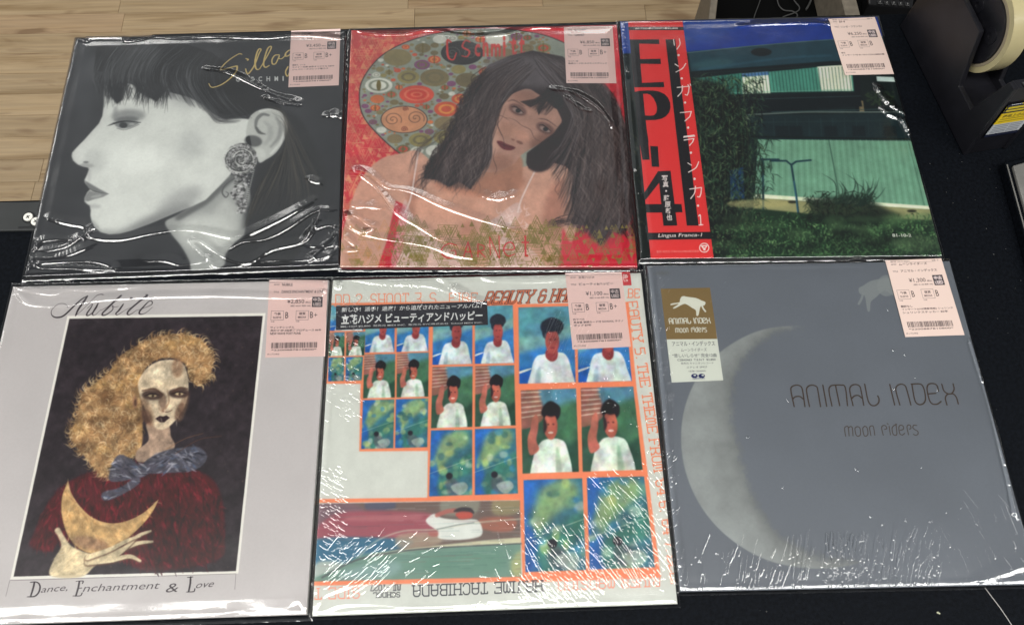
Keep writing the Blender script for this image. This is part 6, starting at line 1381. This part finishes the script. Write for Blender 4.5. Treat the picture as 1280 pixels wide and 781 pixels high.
# sticker on the front face
C = Canvas([(0, 0), (40, 0), (40, 44), (0, 44)], 400, 440, (216, 186, 30), 6); K = (20, 24, 40)
C.poly(C.rect(0, 0, 40, 11), (26, 30, 44)); C.poly(C.rect(2, 2.5, 38, 5.2), (200, 180, 40)); C.poly(C.rect(2, 6.6, 24, 9), (200, 180, 40))
C.poly(C.rect(0, 26, 40, 40), (176, 180, 184)); C.poly(C.rect(0, 40, 40, 44), (26, 30, 50))
C.text("\u4f7f\u7528\u4e0a\u306e\u6ce8\u610f", [(3, 13), (37, 13), (37, 18), (3, 18)], (60, 50, 20), bold=.02)
for y in (19.6, 22.6): C.strokes([[(3, y), (36, y)]], .9, (110, 96, 30), .9)
for y in (28, 30.6, 33.2, 35.8, 38): C.strokes([[(3, y), (20, y)], [(22, y), (36, y)]], .9, (90, 94, 104), .8)
im = C.image("warning_print", 1.0)
def on_front(w, h, off=.0009): # front face runs from (.175,.099) to (.187,.0015)
    t_ = (.099 - h) / .0975; al = .175 + .012 * t_ + off; return loc(al, w, h)
me = bpy.data.meshes.new("warning_sticker"); P4 = [on_front(.008, .076), on_front(.046, .076), on_front(.046, .029), on_front(.008, .029)]; Q4 = [on_front(.008, .076, .0002), on_front(.046, .076, .0002), on_front(.046, .029, .0002), on_front(.008, .029, .0002)]
me.from_pydata(P4 + Q4, [], [(0, 1, 2, 3), (4, 7, 6, 5), (0, 4, 5, 1), (1, 5, 6, 2), (2, 6, 7, 3), (3, 7, 4, 0)]); uvl = me.uv_layers.new(name="UVMap")
for i, uv in enumerate([(0, 1), (1, 1), (1, 0), (0, 0)]): uvl.data[i].uv = uv
put(link("warning_sticker", me, [printed("warning_print", im, .4)]), disp)
RB = A0 + TD * HC[0] + ND * .026
roll = thing("tape_roll", "roll of cream adhesive tape sitting on the hub of the black dispenser", "tape roll", (RB[0], RB[1], HC[1] - .047))
bm = bmesh.new(); ring_solid(bm, HC, .0412, .0475, .0150, .0345, 96); put(from_bm("tape", bm, [M_tape], smooth=False), roll)
bm = bmesh.new(); ring_solid(bm, HC, .0380, .0410, .0145, .0350, 96); put(from_bm("core", bm, [M_core]), roll)
bm = bmesh.new(); ring_solid(bm, HC, .04755, .0477, .0152, .0343, 96)
bmesh.ops.delete(bm, geom=[v for v in bm.verts if v.index > 10000], context='VERTS')
bm.free()

# ------------------------------------------------------------------ metal lid at the right edge
M_alu = plain("brushed_steel_lid", (.24, .235, .22), .35, .5, .35, noise=(25, .25), bump=(220, .35, .0008))
tr = thing("metal_case", "flat scuffed silver metal case with a dark rim at the right edge", "metal case", (.60, .40, 0))
pts = [(.5330, .4745), (.72, .535), (.72, .20), (.5365, .20)]
bm = bmesh.new(); prism(bm, pts, .0008, .012, .0012, 2); put(from_bm("case_base", bm, [M_black]), tr)
pts2 = [(.5385, .4690), (.715, .527), (.715, .205), (.5420, .205)]
bm = bmesh.new(); prism(bm, pts2, .0118, .0165, .0018, 3); put(from_bm("case_lid", bm, [M_alu]), tr)
bm = bmesh.new(); tube(bm, [(.5345, .472, .0128), (.5380, .202, .0128)], .0007, 6); put(from_bm("rim_bead", bm, [M_alu]), tr)

# ------------------------------------------------------------------ things behind and below the counter's back edge
M_tan = plain("taupe_board_edge", (.17, .145, .11), .6, noise=(80, .2)); M_cab = plain("black_bin", (.003, .003, .003), .7, .05); M_wire = plain("grey_cable", (.06, .06, .058), .5)
zc = -.30; g = lambda x, y, z=zc: tuple(ground([x, y], z)[:2])
bn = thing("storage_bin", "open black storage bin with taupe rims standing on the floor behind the counter", "storage bin", (g(980, 10)[0], g(980, 10)[1], -.75))
f0, f1, f2, f3 = g(892, 30), g(902, -60), g(1250, -60), g(1250, 30)
bm = bmesh.new(); prism(bm, [f0, f3, f2, f1], -.749, zc - .09); put(from_bm("bin_body", bm, [M_cab]), bn)
def bar(name, a, b, w, z0, z1, mat, par):
    a = np.array(a); b = np.array(b); d = (b - a) / np.linalg.norm(b - a); n = np.array([-d[1], d[0]]) * w / 2
    bm = bmesh.new(); prism(bm, [tuple(a - n), tuple(b - n), tuple(b + n), tuple(a + n)], z0, z1, .001, 1); return put(from_bm(name, bm, [mat]), par)
bar("bin_rim", g(889.5, 30), g(899.5, -60), .012, zc - .44, zc, M_tan, bn); bar("bin_rim", g(1069, 30), g(1046, -60), .026, zc - .088, zc, M_tan, bn)
cbl = tag(None or (lambda: (lambda b: (tube(b, [(*g(x, y, zc - .085), zc - .082) for x, y in spl([(972, -30), (971, 2), (978, 14), (990, 16), (996, 22), (984, 30)], 5)], .0011), from_bm("cable", b, [M_wire]))[1])(bmesh.new()))(), "thin grey cable curling in a loop inside the black bin", "cable", "cables in the bin")
b_ = bmesh.new(); tube(b_, [(*g(x, y, zc - .085), zc - .080) for x, y in spl([(984, -30), (990, 0), (998, 12), (994, 18), (978, 24), (970, 32)], 5)], .0011); tag(from_bm("cable", b_, [M_wire]), "thin grey cable crossing the looped one in the black bin", "cable", "cables in the bin")
b_ = bmesh.new(); tube(b_, [(*g(x, y, zc - .085), zc - .078) for x, y in spl([(1018, -20), (1012, 4), (1006, 16)], 5)], .0018); tag(from_bm("cable", b_, [M_wire]), "short straight grey cable end at the right inside the black bin", "cable", "cables in the bin")
b_ = bmesh.new(); tube(b_, [(*g(x, y, zc - .085), zc - .080) for x, y in spl([(952, -20), (950, 0), (943, 20), (940, 30)], 5)], .0008); tag(from_bm("cable", b_, [M_wire]), "faint thin cable hanging down the left side of the black bin", "cable", "cables in the bin")
kp = thing("keypad", "black keypad lying behind the counter left of the tape dispenser", "keypad", (g(1112, 0)[0], g(1112, 0)[1], zc - .089))
zk = zc - .06; bm = bmesh.new(); prism(bm, [g(1086, 6, zk), g(1082, -50, zk), g(1150, -50, zk), g(1141, 10, zk)], zc - .0885, zk, .003, 2); put(from_bm("keypad_case", bm, [plain("keypad_plastic", (.012, .012, .013), .3)]), kp)
M_key = plain("key_mark", (.30, .30, .29), .5)
for j in range(4):
    for i in range(5):
        c_ = g(1099 + i * 8.6 + j * 1.0, 4.5 + i * .6 - j * 7.5, zk); bm = bmesh.new(); prism(bm, boxpts(c_[0], c_[1], .0085, .0085, .06), zk - .0004, zk + .0035, .0008, 1); kk = put(from_bm("key", bm, [plain("key_cap", (.02, .02, .021), .35)] if (i + j) == 0 else [bpy.data.materials["key_cap"]]), kp)
        bm = bmesh.new(); prism(bm, boxpts(c_[0], c_[1], .0010, .0045, -.3), zk + .0034, zk + .0038); m_ = from_bm("key_mark", bm, [M_key]); m_.parent = kk

# ------------------------------------------------------------------ lint
b_ = bmesh.new(); pp = spl([(1231, 734), (1240, 746), (1252, 762), (1268, 786)], 5)
tube(b_, [(*ground([x, y], .0006)[:2], .0007) for x, y in pp], .00032, 5); tag(from_bm("thread", b_, [plain("white_thread", (.45, .44, .42), .7)]), "single pale thread lying on the counter at the bottom right corner", "thread")
c_ = ground([1172, 765], .0004); b_ = bmesh.new()
for k in range(3): prism(b_, boxpts(c_[0] + .0005 * k, c_[1] - .0004 * k, .0018 - .0004 * k, .0011, .5 + k), .0003 + k * .0003, .0007 + k * .0004)
tag(from_bm("paper_fleck", b_, [plain("pale_paper", (.45, .46, .33), .8)]), "tiny pale fleck of paper on the counter below the moon record", "paper fleck")

rl = random.Random(4); b_ = bmesh.new()
for k in range(150):
    x, y = (rl.uniform(.44, .62), rl.uniform(.0, .52)) if k % 3 else (rl.uniform(.1, .55), rl.uniform(-.06, .02))
    s_ = rl.uniform(.00025, .0007); a_ = rl.random() * 3; vv = [b_.verts.new((x + s_ * math.cos(a_ + q * 2.1) * rl.uniform(.6, 1.6), y + s_ * math.sin(a_ + q * 2.1), .0002 + (.0003 if q == 3 else 0))) for q in range(4)]
    for f_ in ((0, 1, 3), (1, 2, 3), (2, 0, 3)): b_.faces.new([vv[i] for i in f_])
ds = from_bm("dust", b_, [plain("dust", (.09, .09, .085), .9)]); tag(ds, "fine pale dust specks scattered on the black counter top", "dust"); ds["kind"] = "stuff"
